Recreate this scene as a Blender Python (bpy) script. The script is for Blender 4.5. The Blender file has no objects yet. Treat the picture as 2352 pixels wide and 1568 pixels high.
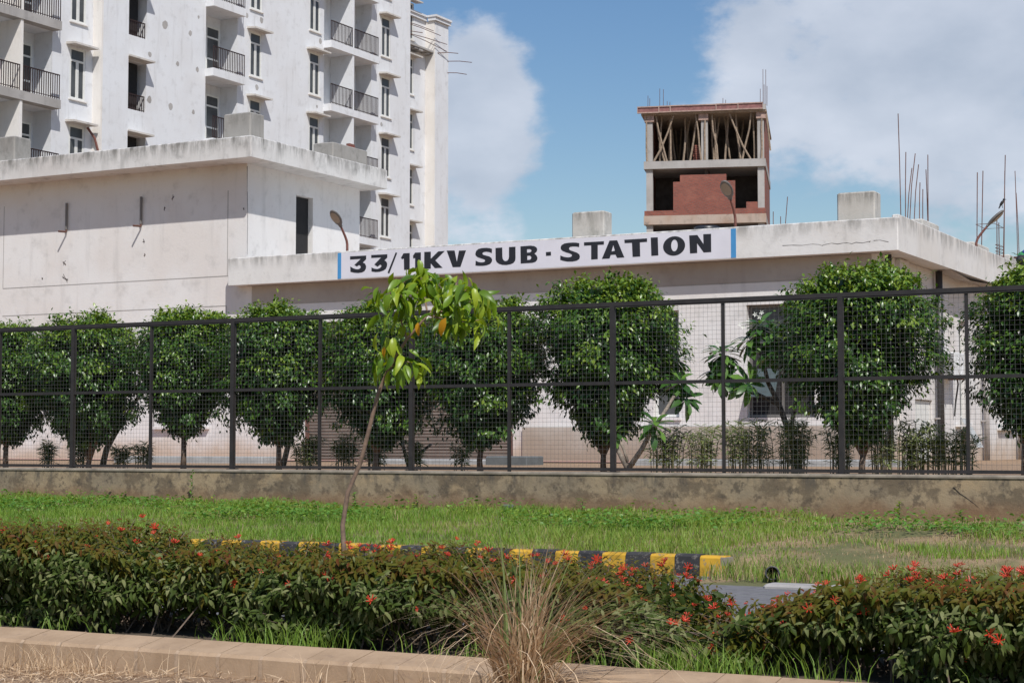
import bpy, math, random
import numpy as np
from mathutils import Matrix, Vector
from mathutils.geometry import tessellate_polygon

rng = np.random.RandomState(7)
random.seed(7)
sc = bpy.context.scene
COL = sc.collection

# ------------------------------------------------------------------ camera, sky, sun, exposure
EYE = 1.3
YAW, PITCH = math.radians(28.2), math.atan(239 / 4050.0)
cam_d = bpy.data.cameras.new('camera')
cam_d.sensor_width = 36.0
cam_d.lens = 36.0 * 4050.0 / 2352.0
cam_d.clip_end = 6000
cam = bpy.data.objects.new('camera', cam_d)
cam.location = (0, 0, EYE)
cam.rotation_euler = (math.pi / 2 + PITCH, 0, YAW)
COL.objects.link(cam)
sc.camera = cam

FWD = np.array([-math.sin(YAW) * math.cos(PITCH), math.cos(YAW) * math.cos(PITCH), math.sin(PITCH)])
RGT = np.array([math.cos(YAW), math.sin(YAW), 0.0])
UPV = np.cross(RGT, FWD)
def ray(x, y):
    return FWD + (x - 1176) / 4050.0 * RGT - (y - 784) / 4050.0 * UPV
def atY(x, y, Y):
    d = ray(x, y); d = d * (Y / d[1]); return np.array([d[0], Y, EYE + d[2]])
def atX(x, y, X):
    d = ray(x, y); d = d * (X / d[0]); return np.array([X, d[1], EYE + d[2]])

SUN = Vector((0.575, -0.60, 1.0)).normalized()          # towards the sun
elev = math.asin(SUN.z)
azim = math.atan2(SUN.x, SUN.y)
sun_d = bpy.data.lights.new('sun', 'SUN')
sun_d.energy = 4.2
sun_d.angle = math.radians(0.55)
sun_d.color = (1.0, 0.965, 0.92)
sun = bpy.data.objects.new('sun', sun_d)
sun.rotation_euler = (-SUN).to_track_quat('-Z', 'Y').to_euler()
sun.location = (20, -20, 60)
COL.objects.link(sun)

sc.view_settings.view_transform = 'Standard'
sc.view_settings.look = 'None'
sc.view_settings.exposure = 0.08
sc.view_settings.gamma = 1.0
sc.view_settings.use_curve_mapping = False
sc.cycles.max_bounces = 8
sc.cycles.transparent_max_bounces = 12

world = bpy.data.worlds.new('World')
sc.world = world
world.use_nodes = True
def build_sky():
    nt = world.node_tree; N = nt.nodes; L = nt.links
    for n in list(N): N.remove(n)
    out = N.new('ShaderNodeOutputWorld'); bg = N.new('ShaderNodeBackground')
    bg.inputs['Strength'].default_value = 0.085
    L.new(bg.outputs[0], out.inputs[0])
    sky = N.new('ShaderNodeTexSky'); sky.sky_type = 'NISHITA'
    sky.sun_disc = False; sky.sun_elevation = elev; sky.sun_rotation = azim
    sky.air_density = 1.25; sky.dust_density = 0.35; sky.ozone_density = 3.0
    tc = N.new('ShaderNodeTexCoord')
    def math_(op, a, b=None, clamp=False):
        n = N.new('ShaderNodeMath'); n.operation = op; n.use_clamp = clamp
        for i, v in enumerate((a, b)):
            if v is None: continue
            if isinstance(v, (int, float)): n.inputs[i].default_value = v
            else: L.new(v, n.inputs[i])
        return n.outputs[0]
    mp = N.new('ShaderNodeMapping'); mp.inputs['Scale'].default_value = (1, 1, 1.7)
    L.new(tc.outputs['Generated'], mp.inputs[0])
    big = N.new('ShaderNodeTexNoise'); big.inputs['Scale'].default_value = 7.5
    big.inputs['Detail'].default_value = 9; big.inputs['Roughness'].default_value = 0.56
    L.new(mp.outputs[0], big.inputs['Vector'])
    med = N.new('ShaderNodeTexNoise'); med.inputs['Scale'].default_value = 24
    med.inputs['Detail'].default_value = 8; med.inputs['Roughness'].default_value = 0.6
    L.new(mp.outputs[0], med.inputs['Vector'])
    dens = math_('ADD', math_('MULTIPLY', math_('SUBTRACT', big.outputs['Fac'], 0.5), 2.0), math_('MULTIPLY', math_('SUBTRACT', med.outputs['Fac'], 0.5), 1.5))
    # banks of cloud and clear gaps, each a direction in the sky with an angular radius
    banks = [(1075, 150, 130, .85), (1125, 270, 150, .85), (1060, 430, 150, .5), (1180, 530, 60, .28),
             (1760, 90, 260, .42), (2050, 170, 330, .42), (2380, 160, 380, .42), (2150, 420, 260, .22),
             (1650, 250, 170, .30), (1400, 200, 230, -.55), (1380, 430, 200, -.4), (1900, 430, 150, -.25)]
    for (x, y, r, w) in banks:
        d = ray(x, y); d = d / np.linalg.norm(d)
        vd = N.new('ShaderNodeVectorMath'); vd.operation = 'DISTANCE'
        L.new(tc.outputs['Generated'], vd.inputs[0]); vd.inputs[1].default_value = tuple(d)
        mr = N.new('ShaderNodeMapRange'); mr.interpolation_type = 'SMOOTHSTEP'
        L.new(vd.outputs['Value'], mr.inputs['Value'])
        R = r / 4050.0
        mr.inputs['From Min'].default_value = R * 1.5; mr.inputs['From Max'].default_value = R * .1
        mr.inputs['To Min'].default_value = 0; mr.inputs['To Max'].default_value = w
        dens = math_('ADD', dens, mr.outputs[0])
    cov = N.new('ShaderNodeMapRange'); cov.interpolation_type = 'SMOOTHSTEP'
    cov.inputs['From Min'].default_value = 0.0; cov.inputs['From Max'].default_value = 0.55
    cov.inputs['To Min'].default_value = 0.0; cov.inputs['To Max'].default_value = 0.88
    L.new(dens, cov.inputs['Value'])
    fine = N.new('ShaderNodeTexNoise'); fine.inputs['Scale'].default_value = 11
    fine.inputs['Detail'].default_value = 6
    L.new(mp.outputs[0], fine.inputs['Vector'])
    cr = N.new('ShaderNodeValToRGB')
    cr.color_ramp.elements[0].position = .3; cr.color_ramp.elements[0].color = (5.2, 5.9, 7.1, 1)
    cr.color_ramp.elements[1].position = .7; cr.color_ramp.elements[1].color = (8.0, 8.5, 9.6, 1)
    L.new(fine.outputs['Fac'], cr.inputs[0])
    mix = N.new('ShaderNodeMix'); mix.data_type = 'RGBA'
    L.new(cov.outputs[0], mix.inputs['Factor'])
    hs = N.new('ShaderNodeHueSaturation'); hs.inputs['Saturation'].default_value = 1.22; hs.inputs['Hue'].default_value = .508; hs.inputs['Value'].default_value = 1.06
    L.new(sky.outputs[0], hs.inputs['Color']); L.new(hs.outputs[0], mix.inputs['A']); L.new(cr.outputs[0], mix.inputs['B'])
    L.new(mix.outputs['Result'], bg.inputs['Color'])
build_sky()

# ------------------------------------------------------------------ materials
def new_mat(name):
    m = bpy.data.materials.new(name); m.use_nodes = True
    nt = m.node_tree
    return m, nt, nt.nodes['Principled BSDF']
def noise(nt, scale, detail=4, rough=.55, vec=None, stretch=None):
    N, L = nt.nodes, nt.links
    n = N.new('ShaderNodeTexNoise'); n.inputs['Scale'].default_value = scale
    n.inputs['Detail'].default_value = detail; n.inputs['Roughness'].default_value = rough
    if vec is None:
        g = N.new('ShaderNodeNewGeometry'); vec = g.outputs['Position']
    if stretch:
        mp = N.new('ShaderNodeMapping'); mp.inputs['Scale'].default_value = stretch
        L.new(vec, mp.inputs[0]); vec = mp.outputs[0]
    L.new(vec, n.inputs['Vector'])
    return n.outputs['Fac']
def ramp(nt, fac, lo, hi, a=0.0, b=1.0):
    n = nt.nodes.new('ShaderNodeMapRange'); n.interpolation_type = 'SMOOTHSTEP'
    n.inputs['From Min'].default_value = lo; n.inputs['From Max'].default_value = hi
    n.inputs['To Min'].default_value = a; n.inputs['To Max'].default_value = b
    nt.links.new(fac, n.inputs['Value']); return n.outputs[0]
def mixc(nt, fac, a, b, mode='MIX'):
    n = nt.nodes.new('ShaderNodeMix'); n.data_type = 'RGBA'; n.blend_type = mode
    for s, v in (('Factor', fac), ('A', a), ('B', b)):
        if hasattr(v, 'is_output'): nt.links.new(v, n.inputs[s])
        elif s == 'Factor': n.inputs[s].default_value = v
        else: n.inputs[s].default_value = (*v, 1)
    return n.outputs['Result']
def mul(nt, a, b):
    n = nt.nodes.new('ShaderNodeMath'); n.operation = 'MULTIPLY'
    for i, v in enumerate((a, b)):
        if hasattr(v, 'is_output'): nt.links.new(v, n.inputs[i])
        else: n.inputs[i].default_value = v
    return n.outputs[0]
def zpos(nt):
    g = nt.nodes.new('ShaderNodeNewGeometry'); s = nt.nodes.new('ShaderNodeSeparateXYZ')
    nt.links.new(g.outputs['Position'], s.inputs[0]); return s.outputs['Z']
def bump(nt, bs, h, strength=.3, dist=.02):
    b = nt.nodes.new('ShaderNodeBump'); b.inputs['Strength'].default_value = strength
    b.inputs['Distance'].default_value = dist
    nt.links.new(h, b.inputs['Height']); nt.links.new(b.outputs[0], bs.inputs['Normal'])

def plaster(name, base, tint, dark, top=None, topdirt=.0, splash=None, streak=.35, patch=.5, rough=.9):
    """rendered masonry: base coat, warm tint blotches, grey streaks, optional grime along a top edge and earth splash low down"""
    m, nt, bs = new_mat(name)
    c = mixc(nt, ramp(nt, noise(nt, .55, 5), .38, .68), base, tint)
    c = mixc(nt, mul(nt, ramp(nt, noise(nt, 2.3, 6, .65), .5, .78), patch), c, dark)
    st = ramp(nt, noise(nt, 3.2, 5, .6, stretch=(1, 1, .12)), .52, .8)
    c = mixc(nt, mul(nt, st, streak), c, dark)
    c = mixc(nt, mul(nt, ramp(nt, noise(nt, 9, 3, .7), .62, .72), .25), c, dark)
    if top is not None:
        t0, t1 = top
        edge = ramp(nt, zpos(nt), t0, t1)
        run = ramp(nt, noise(nt, 4.5, 6, .68, stretch=(1, 1, .22)), .36, .66)
        c = mixc(nt, mul(nt, mul(nt, edge, run), topdirt), c, (.12, .115, .10))
    if splash is not None:
        z0, z1, col = splash
        n1 = noise(nt, 1.3, 5, .6)
        a = nt.nodes.new('ShaderNodeMath'); a.operation = 'MULTIPLY_ADD'
        nt.links.new(n1, a.inputs[0]); a.inputs[1].default_value = -1.1; nt.links.new(zpos(nt), a.inputs[2])
        c = mixc(nt, ramp(nt, a.outputs[0], z1 - .55, z0 - .55, 0, .85), c, col)
    nt.links.new(c, bs.inputs['Base Color'])
    bs.inputs['Roughness'].default_value = rough
    bump(nt, bs, noise(nt, 14, 6, .7), .25, .02)
    return m
def plain(name, col, rough=.6, metal=0.0, var=.25, scale=6, spec=.5):
    m, nt, bs = new_mat(name)
    d = tuple(v * (1 - var) for v in col)
    nt.links.new(mixc(nt, ramp(nt, noise(nt, scale, 5, .62), .35, .7), col, d), bs.inputs['Base Color'])
    bs.inputs['Roughness'].default_value = rough; bs.inputs['Metallic'].default_value = metal
    bs.inputs['Specular IOR Level'].default_value = spec
    return m
def leafmat(name, stops, rough=.4, trans=.3, spec=.5):
    """leaf colour picked per leaf from the attribute 'tone'"""
    m, nt, bs = new_mat(name)
    at = nt.nodes.new('ShaderNodeAttribute'); at.attribute_name = 'tone'
    cr = nt.nodes.new('ShaderNodeValToRGB')
    el = cr.color_ramp.elements
    while len(el) < len(stops): el.new(.5)
    for e, (p, c) in zip(el, stops): e.position = p; e.color = (*c, 1)
    nt.links.new(at.outputs['Fac'], cr.inputs[0])
    nt.links.new(cr.outputs[0], bs.inputs['Base Color'])
    bs.inputs['Roughness'].default_value = rough
    bs.inputs['Specular IOR Level'].default_value = spec
    tr = nt.nodes.new('ShaderNodeBsdfTranslucent')
    hs = nt.nodes.new('ShaderNodeHueSaturation'); hs.inputs['Value'].default_value = 1.5
    hs.inputs['Saturation'].default_value = 1.1; hs.inputs['Hue'].default_value = .485
    nt.links.new(cr.outputs[0], hs.inputs['Color']); nt.links.new(hs.outputs[0], tr.inputs[0])
    mx = nt.nodes.new('ShaderNodeMixShader'); mx.inputs[0].default_value = trans
    nt.links.new(bs.outputs[0], mx.inputs[1]); nt.links.new(tr.outputs[0], mx.inputs[2])
    nt.links.new(mx.outputs[0], nt.nodes['Material Output'].inputs['Surface'])
    return m

M = {}
M['sub_wall'] = plaster('substation_plaster', (.70, .68, .66), (.66, .62, .585), (.36, .345, .325), splash=(.95, 1.72, (.46, .34, .24)), streak=.3, patch=.42)
M['sub_low'] = plaster('plinth_plaster', (.50, .46, .41), (.42, .36, .30), (.28, .24, .20), splash=(.95, 2.2, (.30, .225, .16)), streak=.3, patch=.4)
M['fascia'] = plaster('fascia_plaster', (.68, .665, .64), (.63, .60, .56), (.32, .31, .29), top=(5.62, 6.02), topdirt=.62, streak=.35, patch=.45)
M['fascia_up'] = plaster('upper_fascia_plaster', (.62, .605, .58), (.56, .53, .50), (.25, .24, .225), top=(8.5, 9.0), topdirt=.85, streak=.55, patch=.75)
M['band'] = plaster('eave_band_plaster', (.42, .38, .34), (.36, .31, .27), (.24, .20, .17), streak=.3, patch=.4)
M['stub'] = plaster('stub_plaster', (.55, .53, .49), (.48, .45, .40), (.24, .23, .20), top=(6.2, 6.6), topdirt=.7, streak=.6, patch=.7)
M['stub_up'] = plaster('grey_stub_plaster', (.33, .315, .29), (.26, .24, .215), (.15, .14, .125), top=(9.1, 9.65), topdirt=.5, streak=.6, patch=.8)
M['tall'] = plaster('apartment_whitewash', (.70, .71, .725), (.665, .665, .67), (.40, .39, .375), streak=.45, patch=.4)
M['tall_warm'] = plaster('apartment_cream', (.74, .71, .67), (.70, .66, .61), (.44, .41, .38), streak=.3, patch=.25)
M['shade'] = plaster('grimy_shade_plaster', (.60, .57, .53), (.52, .48, .43), (.26, .24, .22), streak=.5, patch=.7)
M['gloom'] = plain('cement_shade_painted', (.12, .10, .09), .95, var=.4, scale=3)  # tower cement darkened in colour for its deep shade; cracks use it too
M['concrete'] = plaster('bare_concrete', (.40, .38, .36), (.33, .31, .29), (.2, .19, .18), streak=.5, patch=.5)
M['lowwall'] = plaster('boundary_plaster', (.27, .215, .15), (.165, .14, .11), (.07, .06, .05), splash=(.40, .95, (.19, .11, .06)), streak=.6, patch=.95)
def lowwallmat():
    m, nt, bs = new_mat('boundary_plaster_mottled')
    c = mixc(nt, ramp(nt, noise(nt, .8, 4, .6), .40, .62), (.31, .235, .145), (.225, .178, .12))
    c = mixc(nt, ramp(nt, noise(nt, 2.6, 7, .68), .46, .57, 0, .85), c, (.125, .093, .06))
    c = mixc(nt, ramp(nt, noise(nt, 1.7, 6, .66, stretch=(1, 1, 1.6)), .55, .68, 0, .85), c, (.35, .255, .15))
    c = mixc(nt, ramp(nt, noise(nt, 6.5, 7, .72), .52, .62, 0, .8), c, (.085, .066, .047))
    c = mixc(nt, mul(nt, ramp(nt, noise(nt, 5, 5, .65, stretch=(1, 1, .18)), .5, .68), ramp(nt, zpos(nt), .72, .96)), c, (.07, .062, .052))
    z = nt.nodes.new('ShaderNodeMath'); z.operation = 'MULTIPLY_ADD'
    nt.links.new(noise(nt, 1.5, 5, .6), z.inputs[0]); z.inputs[1].default_value = -.5; nt.links.new(zpos(nt), z.inputs[2])
    c = mixc(nt, ramp(nt, z.outputs[0], .52, .28, 0, .8), c, (.20, .115, .06))
    c = mixc(nt, ramp(nt, noise(nt, 45, 3, .6), .66, .74, 0, .6), c, (.35, .28, .2))
    nt.links.new(c, bs.inputs['Base Color']); bs.inputs['Roughness'].default_value = .92
    bump(nt, bs, noise(nt, 18, 7, .72), .45, .02)
    return m
M['lowwall'] = lowwallmat()
M['coping'] = plain('coping_cement', (.30, .255, .20), .9, var=.45, scale=4)
M['white_paint'] = plain('sign_white', (.66, .65, .70), .7, var=.06, scale=2)
M['blue_paint'] = plain('sign_blue', (.06, .27, .55), .6, var=.1)
M['black_paint'] = plain('sign_black', (.014, .015, .021), .55, var=.15)
M['frame_white'] = plain('window_frame_white', (.74, .74, .70), .5, var=.1)
M['glass'] = plain('dark_glass', (.085, .09, .092), .28, var=.35, scale=1.5, spec=.35)
M['dark'] = plain('dark_interior', (.018, .017, .018), .9, var=.3)
M['rail'] = plain('rail_iron', (.045, .028, .027), .65, var=.3, spec=.2)
M['fence'] = plain('fence_steel', (.030, .025, .024), .55, var=.35, scale=8)
M['wire'] = plain('mesh_wire', (.15, .145, .14), .5, metal=.2, var=.2)
M['rust'] = plain('rusty_iron', (.16, .075, .055), .8, var=.4, scale=12)
M['rustpole'] = plain('lamp_arm_red_oxide', (.22, .09, .07), .6, var=.3, scale=12)
M['lamp_body'] = plain('lamp_body_grey', (.16, .15, .14), .5, var=.2)
M['lamp_lens'] = plain('lamp_lens', (.33, .29, .23), .35, var=.15)
M['brick'] = None
M['pipe_black'] = plain('black_pipe', (.05, .048, .05), .45, var=.3)
M['pipe_grey'] = plain('pale_pipe', (.42, .39, .37), .6, var=.2)
M['ac'] = plain('ac_white', (.72, .72, .72), .4, var=.06)
M['wood'] = plain('prop_wood', (.33, .25, .18), .85, var=.4, scale=9)
M['formwork'] = plain('formwork_steel', (.27, .12, .11), .75, var=.4, scale=5)
M['formrim'] = plain('formwork_rim', (.42, .29, .24), .8, var=.35, scale=6)
M['bark'] = plain('bark', (.16, .115, .085), .9, var=.45, scale=16)
M['bark_pale'] = plain('bark_pale', (.30, .25, .20), .85, var=.45, scale=14)
M['bark_twig'] = plain('sapling_bark', (.25, .165, .115), .8, var=.4, scale=25)
M['stemgreen'] = plain('stem_green', (.18, .17, .09), .7, var=.3)
M['tank'] = plain('tank_black', (.028, .03, .034), .4, var=.2)
M['yellow'] = plain('kerb_yellow', (.60, .36, .03), .7, var=.35, scale=9)
M['black'] = plain('kerb_black', (.035, .034, .036), .75, var=.3, scale=9)
M['asphalt'] = plain('asphalt', (.17, .165, .17), .9, var=.3, scale=10)
M['pave_pink'] = plain('pink_paving', (.42, .25, .20), .85, var=.3, scale=3)
M['slab_grey'] = plain('cement_slab', (.38, .38, .37), .85, var=.25, scale=4)
M['slab_dark'] = plain('dark_cement_slab', (.13, .14, .14), .8, var=.25, scale=4)
M['soil'] = plain('bed_soil', (.10, .075, .05), .95, var=.5, scale=8)
M['flower'] = plain('flower_red', (.62, .055, .022), .5, var=.3, scale=30)
M['flower_white'] = plain('flower_white', (.75, .74, .66), .6, var=.1)
M['litter'] = plain('litter_white', (.65, .63, .58), .8, var=.15)
M['cloth_green'] = plain('cloth_green', (.03, .22, .08), .8)
M['cloth_blue'] = plain('cloth_blue', (.03, .05, .28), .8)
M['cloth_dark'] = plain('cloth_dark', (.02, .02, .025), .8)
M['bird'] = plain('feather_dark', (.02, .018, .018), .6)

def brickmat():
    m, nt, bs = new_mat('red_brick')
    g = nt.nodes.new('ShaderNodeNewGeometry'); mp = nt.nodes.new('ShaderNodeMapping')
    mp.inputs['Rotation'].default_value = (math.pi / 2, 0, math.radians(-18.2))
    nt.links.new(g.outputs['Position'], mp.inputs[0])
    b = nt.nodes.new('ShaderNodeTexBrick'); b.inputs['Scale'].default_value = 1.0
    b.inputs['Brick Width'].default_value = .24; b.inputs['Row Height'].default_value = .085
    b.inputs['Mortar Size'].default_value = .012
    b.inputs['Color1'].default_value = (.27, .075, .05, 1); b.inputs['Color2'].default_value = (.19, .055, .04, 1)
    b.inputs['Mortar'].default_value = (.16, .10, .08, 1)
    nt.links.new(mp.outputs[0], b.inputs['Vector'])
    c = mixc(nt, ramp(nt, noise(nt, 1.2, 5), .45, .75, 0, .5), b.outputs['Color'], (.33, .13, .09))
    nt.links.new(c, bs.inputs['Base Color']); bs.inputs['Roughness'].default_value = .9
    return m
M['brick'] = brickmat()
M['beamstain'] = plaster('rust_stained_concrete', (.42, .34, .28), (.34, .22, .15), (.18, .15, .13), streak=.5, patch=.7)
def kerbmat():
    m, nt, bs = new_mat('sandy_kerb_cement')
    c = mixc(nt, ramp(nt, noise(nt, 3.5, 6, .62), .35, .7), (.42, .295, .19), (.33, .225, .14))
    c = mixc(nt, ramp(nt, noise(nt, 12, 5, .7), .55, .75, 0, .5), c, (.20, .135, .10))
    nt.links.new(c, bs.inputs['Base Color']); bs.inputs['Roughness'].default_value = .92
    bump(nt, bs, noise(nt, 60, 5, .7), .35, .006)
    return m
M['kerb'] = kerbmat()
def dirtmat():
    m, nt, bs = new_mat('dry_dirt')
    c = mixc(nt, ramp(nt, noise(nt, 2.2, 6, .6), .35, .7), (.34, .225, .135), (.25, .16, .095))
    c = mixc(nt, ramp(nt, noise(nt, 25, 6, .7), .5, .75, 0, .6), c, (.14, .095, .06))
    nt.links.new(c, bs.inputs['Base Color']); bs.inputs['Roughness'].default_value = .95
    bump(nt, bs, noise(nt, 40, 7, .7), .6, .02)
    return m
M['dirt'] = dirtmat()
def vergemat():
    m, nt, bs = new_mat('verge_soil')
    c = mixc(nt, ramp(nt, noise(nt, 1.3, 6, .62), .4, .65), (.12, .12, .045), (.31, .215, .125))
    nt.links.new(c, bs.inputs['Base Color']); bs.inputs['Roughness'].default_value = .95
    bump(nt, bs, noise(nt, 22, 6, .7), .6, .03)
    return m
M['verge'] = vergemat()
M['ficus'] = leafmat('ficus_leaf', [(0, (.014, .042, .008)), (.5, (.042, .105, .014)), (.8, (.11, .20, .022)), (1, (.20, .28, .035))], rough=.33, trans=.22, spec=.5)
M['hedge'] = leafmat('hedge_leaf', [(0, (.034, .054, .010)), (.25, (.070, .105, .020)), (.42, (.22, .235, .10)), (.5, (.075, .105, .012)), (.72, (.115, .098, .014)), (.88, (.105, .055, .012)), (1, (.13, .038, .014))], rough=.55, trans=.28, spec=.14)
M['sapling'] = leafmat('sapling_leaf', [(0, (.055, .13, .015)), (.5, (.16, .27, .02)), (.93, (.33, .42, .03)), (.96, (.62, .30, .02)), (1, (.65, .33, .02))], rough=.38, trans=.38)
M['plumeria'] = leafmat('plumeria_leaf', [(0, (.025, .075, .018)), (.6, (.06, .15, .03)), (1, (.14, .27, .045))], rough=.35, trans=.25)
M['oleander'] = leafmat('oleander_leaf', [(0, (.08, .13, .04)), (.6, (.21, .27, .10)), (1, (.38, .41, .20))], rough=.55, trans=.38, spec=.3)
M['grass'] = leafmat('grass_blade', [(0, (.10, .20, .022)), (.45, (.195, .32, .038)), (.75, (.25, .32, .05)), (.86, (.34, .26, .13)), (1, (.46, .34, .19))], rough=.6, trans=.3)
M['weed'] = leafmat('weed_leaf', [(0, (.065, .17, .025)), (.6, (.125, .27, .04)), (1, (.26, .34, .04))], rough=.5, trans=.3)
M['straw'] = leafmat('dry_straw', [(0, (.32, .21, .115)), (.5, (.55, .39, .23)), (1, (.72, .56, .38))], rough=.7, trans=.15)
M['bladegreen'] = leafmat('tuft_green', [(0, (.18, .25, .08)), (1, (.36, .42, .17))], rough=.5, trans=.25)

# ------------------------------------------------------------------ building helpers
WORLD = {}
def link(name, data, parent=None, mat=None, world=None):
    o = bpy.data.objects.new(name, data)
    COL.objects.link(o)
    w = world if world is not None else Matrix.Identity(4)
    if parent is not None:
        o.parent = parent
        o.matrix_parent_inverse = WORLD[parent.name].inverted()
    o.matrix_basis = w
    WORLD[o.name] = w
    if mat is not None and data is not None and len(data.materials) == 0:
        data.materials.append(mat)
    return o
def tag(o, label=None, cat=None, group=None, kind=None):
    if label: o['label'] = label
    if cat: o['category'] = cat
    if group: o['group'] = group
    if kind: o['kind'] = kind
    return o
def thing(name, loc, label, cat, group=None):
    o = link(name, None, None, None, Matrix.Translation(Vector([float(v) for v in loc])))
    o.empty_display_size = .2
    return tag(o, label, cat, group)

class MB:
    def __init__(s): s.v = []; s.f = []
    def add(s, vs, fs):
        b = len(s.v); s.v += [tuple(map(float, p)) for p in vs]
        s.f += [tuple(b + i for i in f) for f in fs]; return s
    def box(s, x0, x1, y0, y1, z0, z1):
        return s.add([(x0, y0, z0), (x1, y0, z0), (x1, y1, z0), (x0, y1, z0), (x0, y0, z1), (x1, y0, z1), (x1, y1, z1), (x0, y1, z1)],
                     [(0, 3, 2, 1), (4, 5, 6, 7), (0, 1, 5, 4), (1, 2, 6, 5), (2, 3, 7, 6), (3, 0, 4, 7)])
    def cbox(s, x0, x1, y0, y1, z0, z1, c):
        """box with chamfered vertical and top edges, a little uneven"""
        o = [(x0 + c, y0), (x1 - c, y0), (x1, y0 + c), (x1, y1 - c), (x1 - c, y1), (x0 + c, y1), (x0, y1 - c), (x0, y0 + c)]
        mx, my = (x0 + x1) / 2, (y0 + y1) / 2
        rings = [[(x, y, z0) for x, y in o], [(x, y, z1 - c) for x, y in o],
                 [(mx + (x - mx) * (1 - 2 * c / (x1 - x0)), my + (y - my) * (1 - 2 * c / (y1 - y0)), z1) for x, y in o]]
        vs = sum(rings, []); fs = [tuple(range(7, -1, -1)), tuple(range(16, 24))]
        for k in range(2):
            for i in range(8):
                j = (i + 1) % 8; fs.append((k * 8 + i, k * 8 + j, k * 8 + 8 + j, k * 8 + 8 + i))
        return s.add(vs, fs)
    def tube(s, pts, rad, n=6, cap=True):
        pts = [Vector([float(c) for c in p]) for p in pts]
        if isinstance(rad, (int, float)): rad = [rad] * len(pts)
        vs, fs = [], []; prev = None
        for i, p in enumerate(pts):
            t = (pts[min(i + 1, len(pts) - 1)] - pts[max(i - 1, 0)]).normalized()
            if prev is None:
                a = Vector((0, 0, 1)) if abs(t.z) < .9 else Vector((1, 0, 0))
                prev = t.cross(a).normalized()
            e = (prev - t * prev.dot(t)).normalized(); prev = e; g = t.cross(e)
            for k in range(n):
                w = 2 * math.pi * k / n
                vs.append(p + (e * math.cos(w) + g * math.sin(w)) * rad[i])
        for i in range(len(pts) - 1):
            for k in range(n):
                q = (k + 1) % n
                fs.append((i * n + k, i * n + q, (i + 1) * n + q, (i + 1) * n + k))
        if cap:
            fs.append(tuple(range(n - 1, -1, -1))); fs.append(tuple(range((len(pts) - 1) * n, len(pts) * n)))
        return s.add(vs, fs)
    def lathe(s, prof, n=16, M4=None):
        vs, fs = [], []
        for r, z in prof:
            for k in range(n):
                w = 2 * math.pi * k / n
                p = Vector((r * math.cos(w), r * math.sin(w), z))
                vs.append(M4 @ p if M4 else p)
        for i in range(len(prof) - 1):
            for k in range(n):
                q = (k + 1) % n; fs.append((i * n + k, i * n + q, (i + 1) * n + q, (i + 1) * n + k))
        return s.add(vs, fs)
    def mesh(s, name, smooth=False):
        me = bpy.data.meshes.new(name); me.from_pydata(s.v, [], s.f); me.update()
        if smooth: me.polygons.foreach_set('use_smooth', [True] * len(me.polygons))
        return me
    def build(s, name, mat, parent=None, smooth=False, world=None):
        return link(name, s.mesh(name, smooth), parent, mat, world)

def wall_holes(mb, plane, c, a0, a1, z0, z1, holes, back=True):
    """wall sheet on Y=c (faces -Y) or X=c (faces +X) with openings; every opening has its reveal and, if asked, a back"""
    def pt(a, z, d=0.0):
        return (a, c + d, z) if plane == 'Y' else (c - d, a, z)
    As = sorted({a0, a1, *[h[0] for h in holes], *[h[1] for h in holes]})
    Zs = sorted({z0, z1, *[h[2] for h in holes], *[h[3] for h in holes]})
    As = [a for a in As if a0 <= a <= a1]; Zs = [z for z in Zs if z0 <= z <= z1]
    for i in range(len(As) - 1):
        for j in range(len(Zs) - 1):
            ca, cz = (As[i] + As[i + 1]) / 2, (Zs[j] + Zs[j + 1]) / 2
            if any(h[0] < ca < h[1] and h[2] < cz < h[3] for h in holes): continue
            mb.add([pt(As[i], Zs[j]), pt(As[i + 1], Zs[j]), pt(As[i + 1], Zs[j + 1]), pt(As[i], Zs[j + 1])], [(0, 1, 2, 3)])
    for h in holes:
        d = h[4]; A, B, C, D = h[:4]
        q = [(A, C), (B, C), (B, D), (A, D)]
        for k in range(4):
            p, r = q[k], q[(k + 1) % 4]
            mb.add([pt(*p), pt(*r), pt(*r, d), pt(*p, d)], [(0, 1, 2, 3)])
        if len(h) < 6 or h[5]:
            mb.add([pt(A, C, d), pt(B, C, d), pt(B, D, d), pt(A, D, d)], [(0, 1, 2, 3)])
    return mb

def np_mesh(name, V, Fc, tone=None, smooth=False):
    """V (n,3), Fc (m,k) all faces with k corners"""
    me = bpy.data.meshes.new(name); n, m, k = len(V), len(Fc), Fc.shape[1]
    me.vertices.add(n); me.vertices.foreach_set('co', np.ascontiguousarray(V, dtype=np.float32).ravel())
    me.loops.add(m * k); me.loops.foreach_set('vertex_index', np.ascontiguousarray(Fc, dtype=np.int32).ravel())
    me.polygons.add(m); me.polygons.foreach_set('loop_start', np.arange(0, m * k, k, dtype=np.int32))
    if smooth: me.polygons.foreach_set('use_smooth', np.ones(m, dtype=bool))
    if tone is not None:
        at = me.attributes.new('tone', 'FLOAT', 'POINT'); at.data.foreach_set('value', np.ascontiguousarray(tone, dtype=np.float32))
    me.update(calc_edges=True); return me

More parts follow.
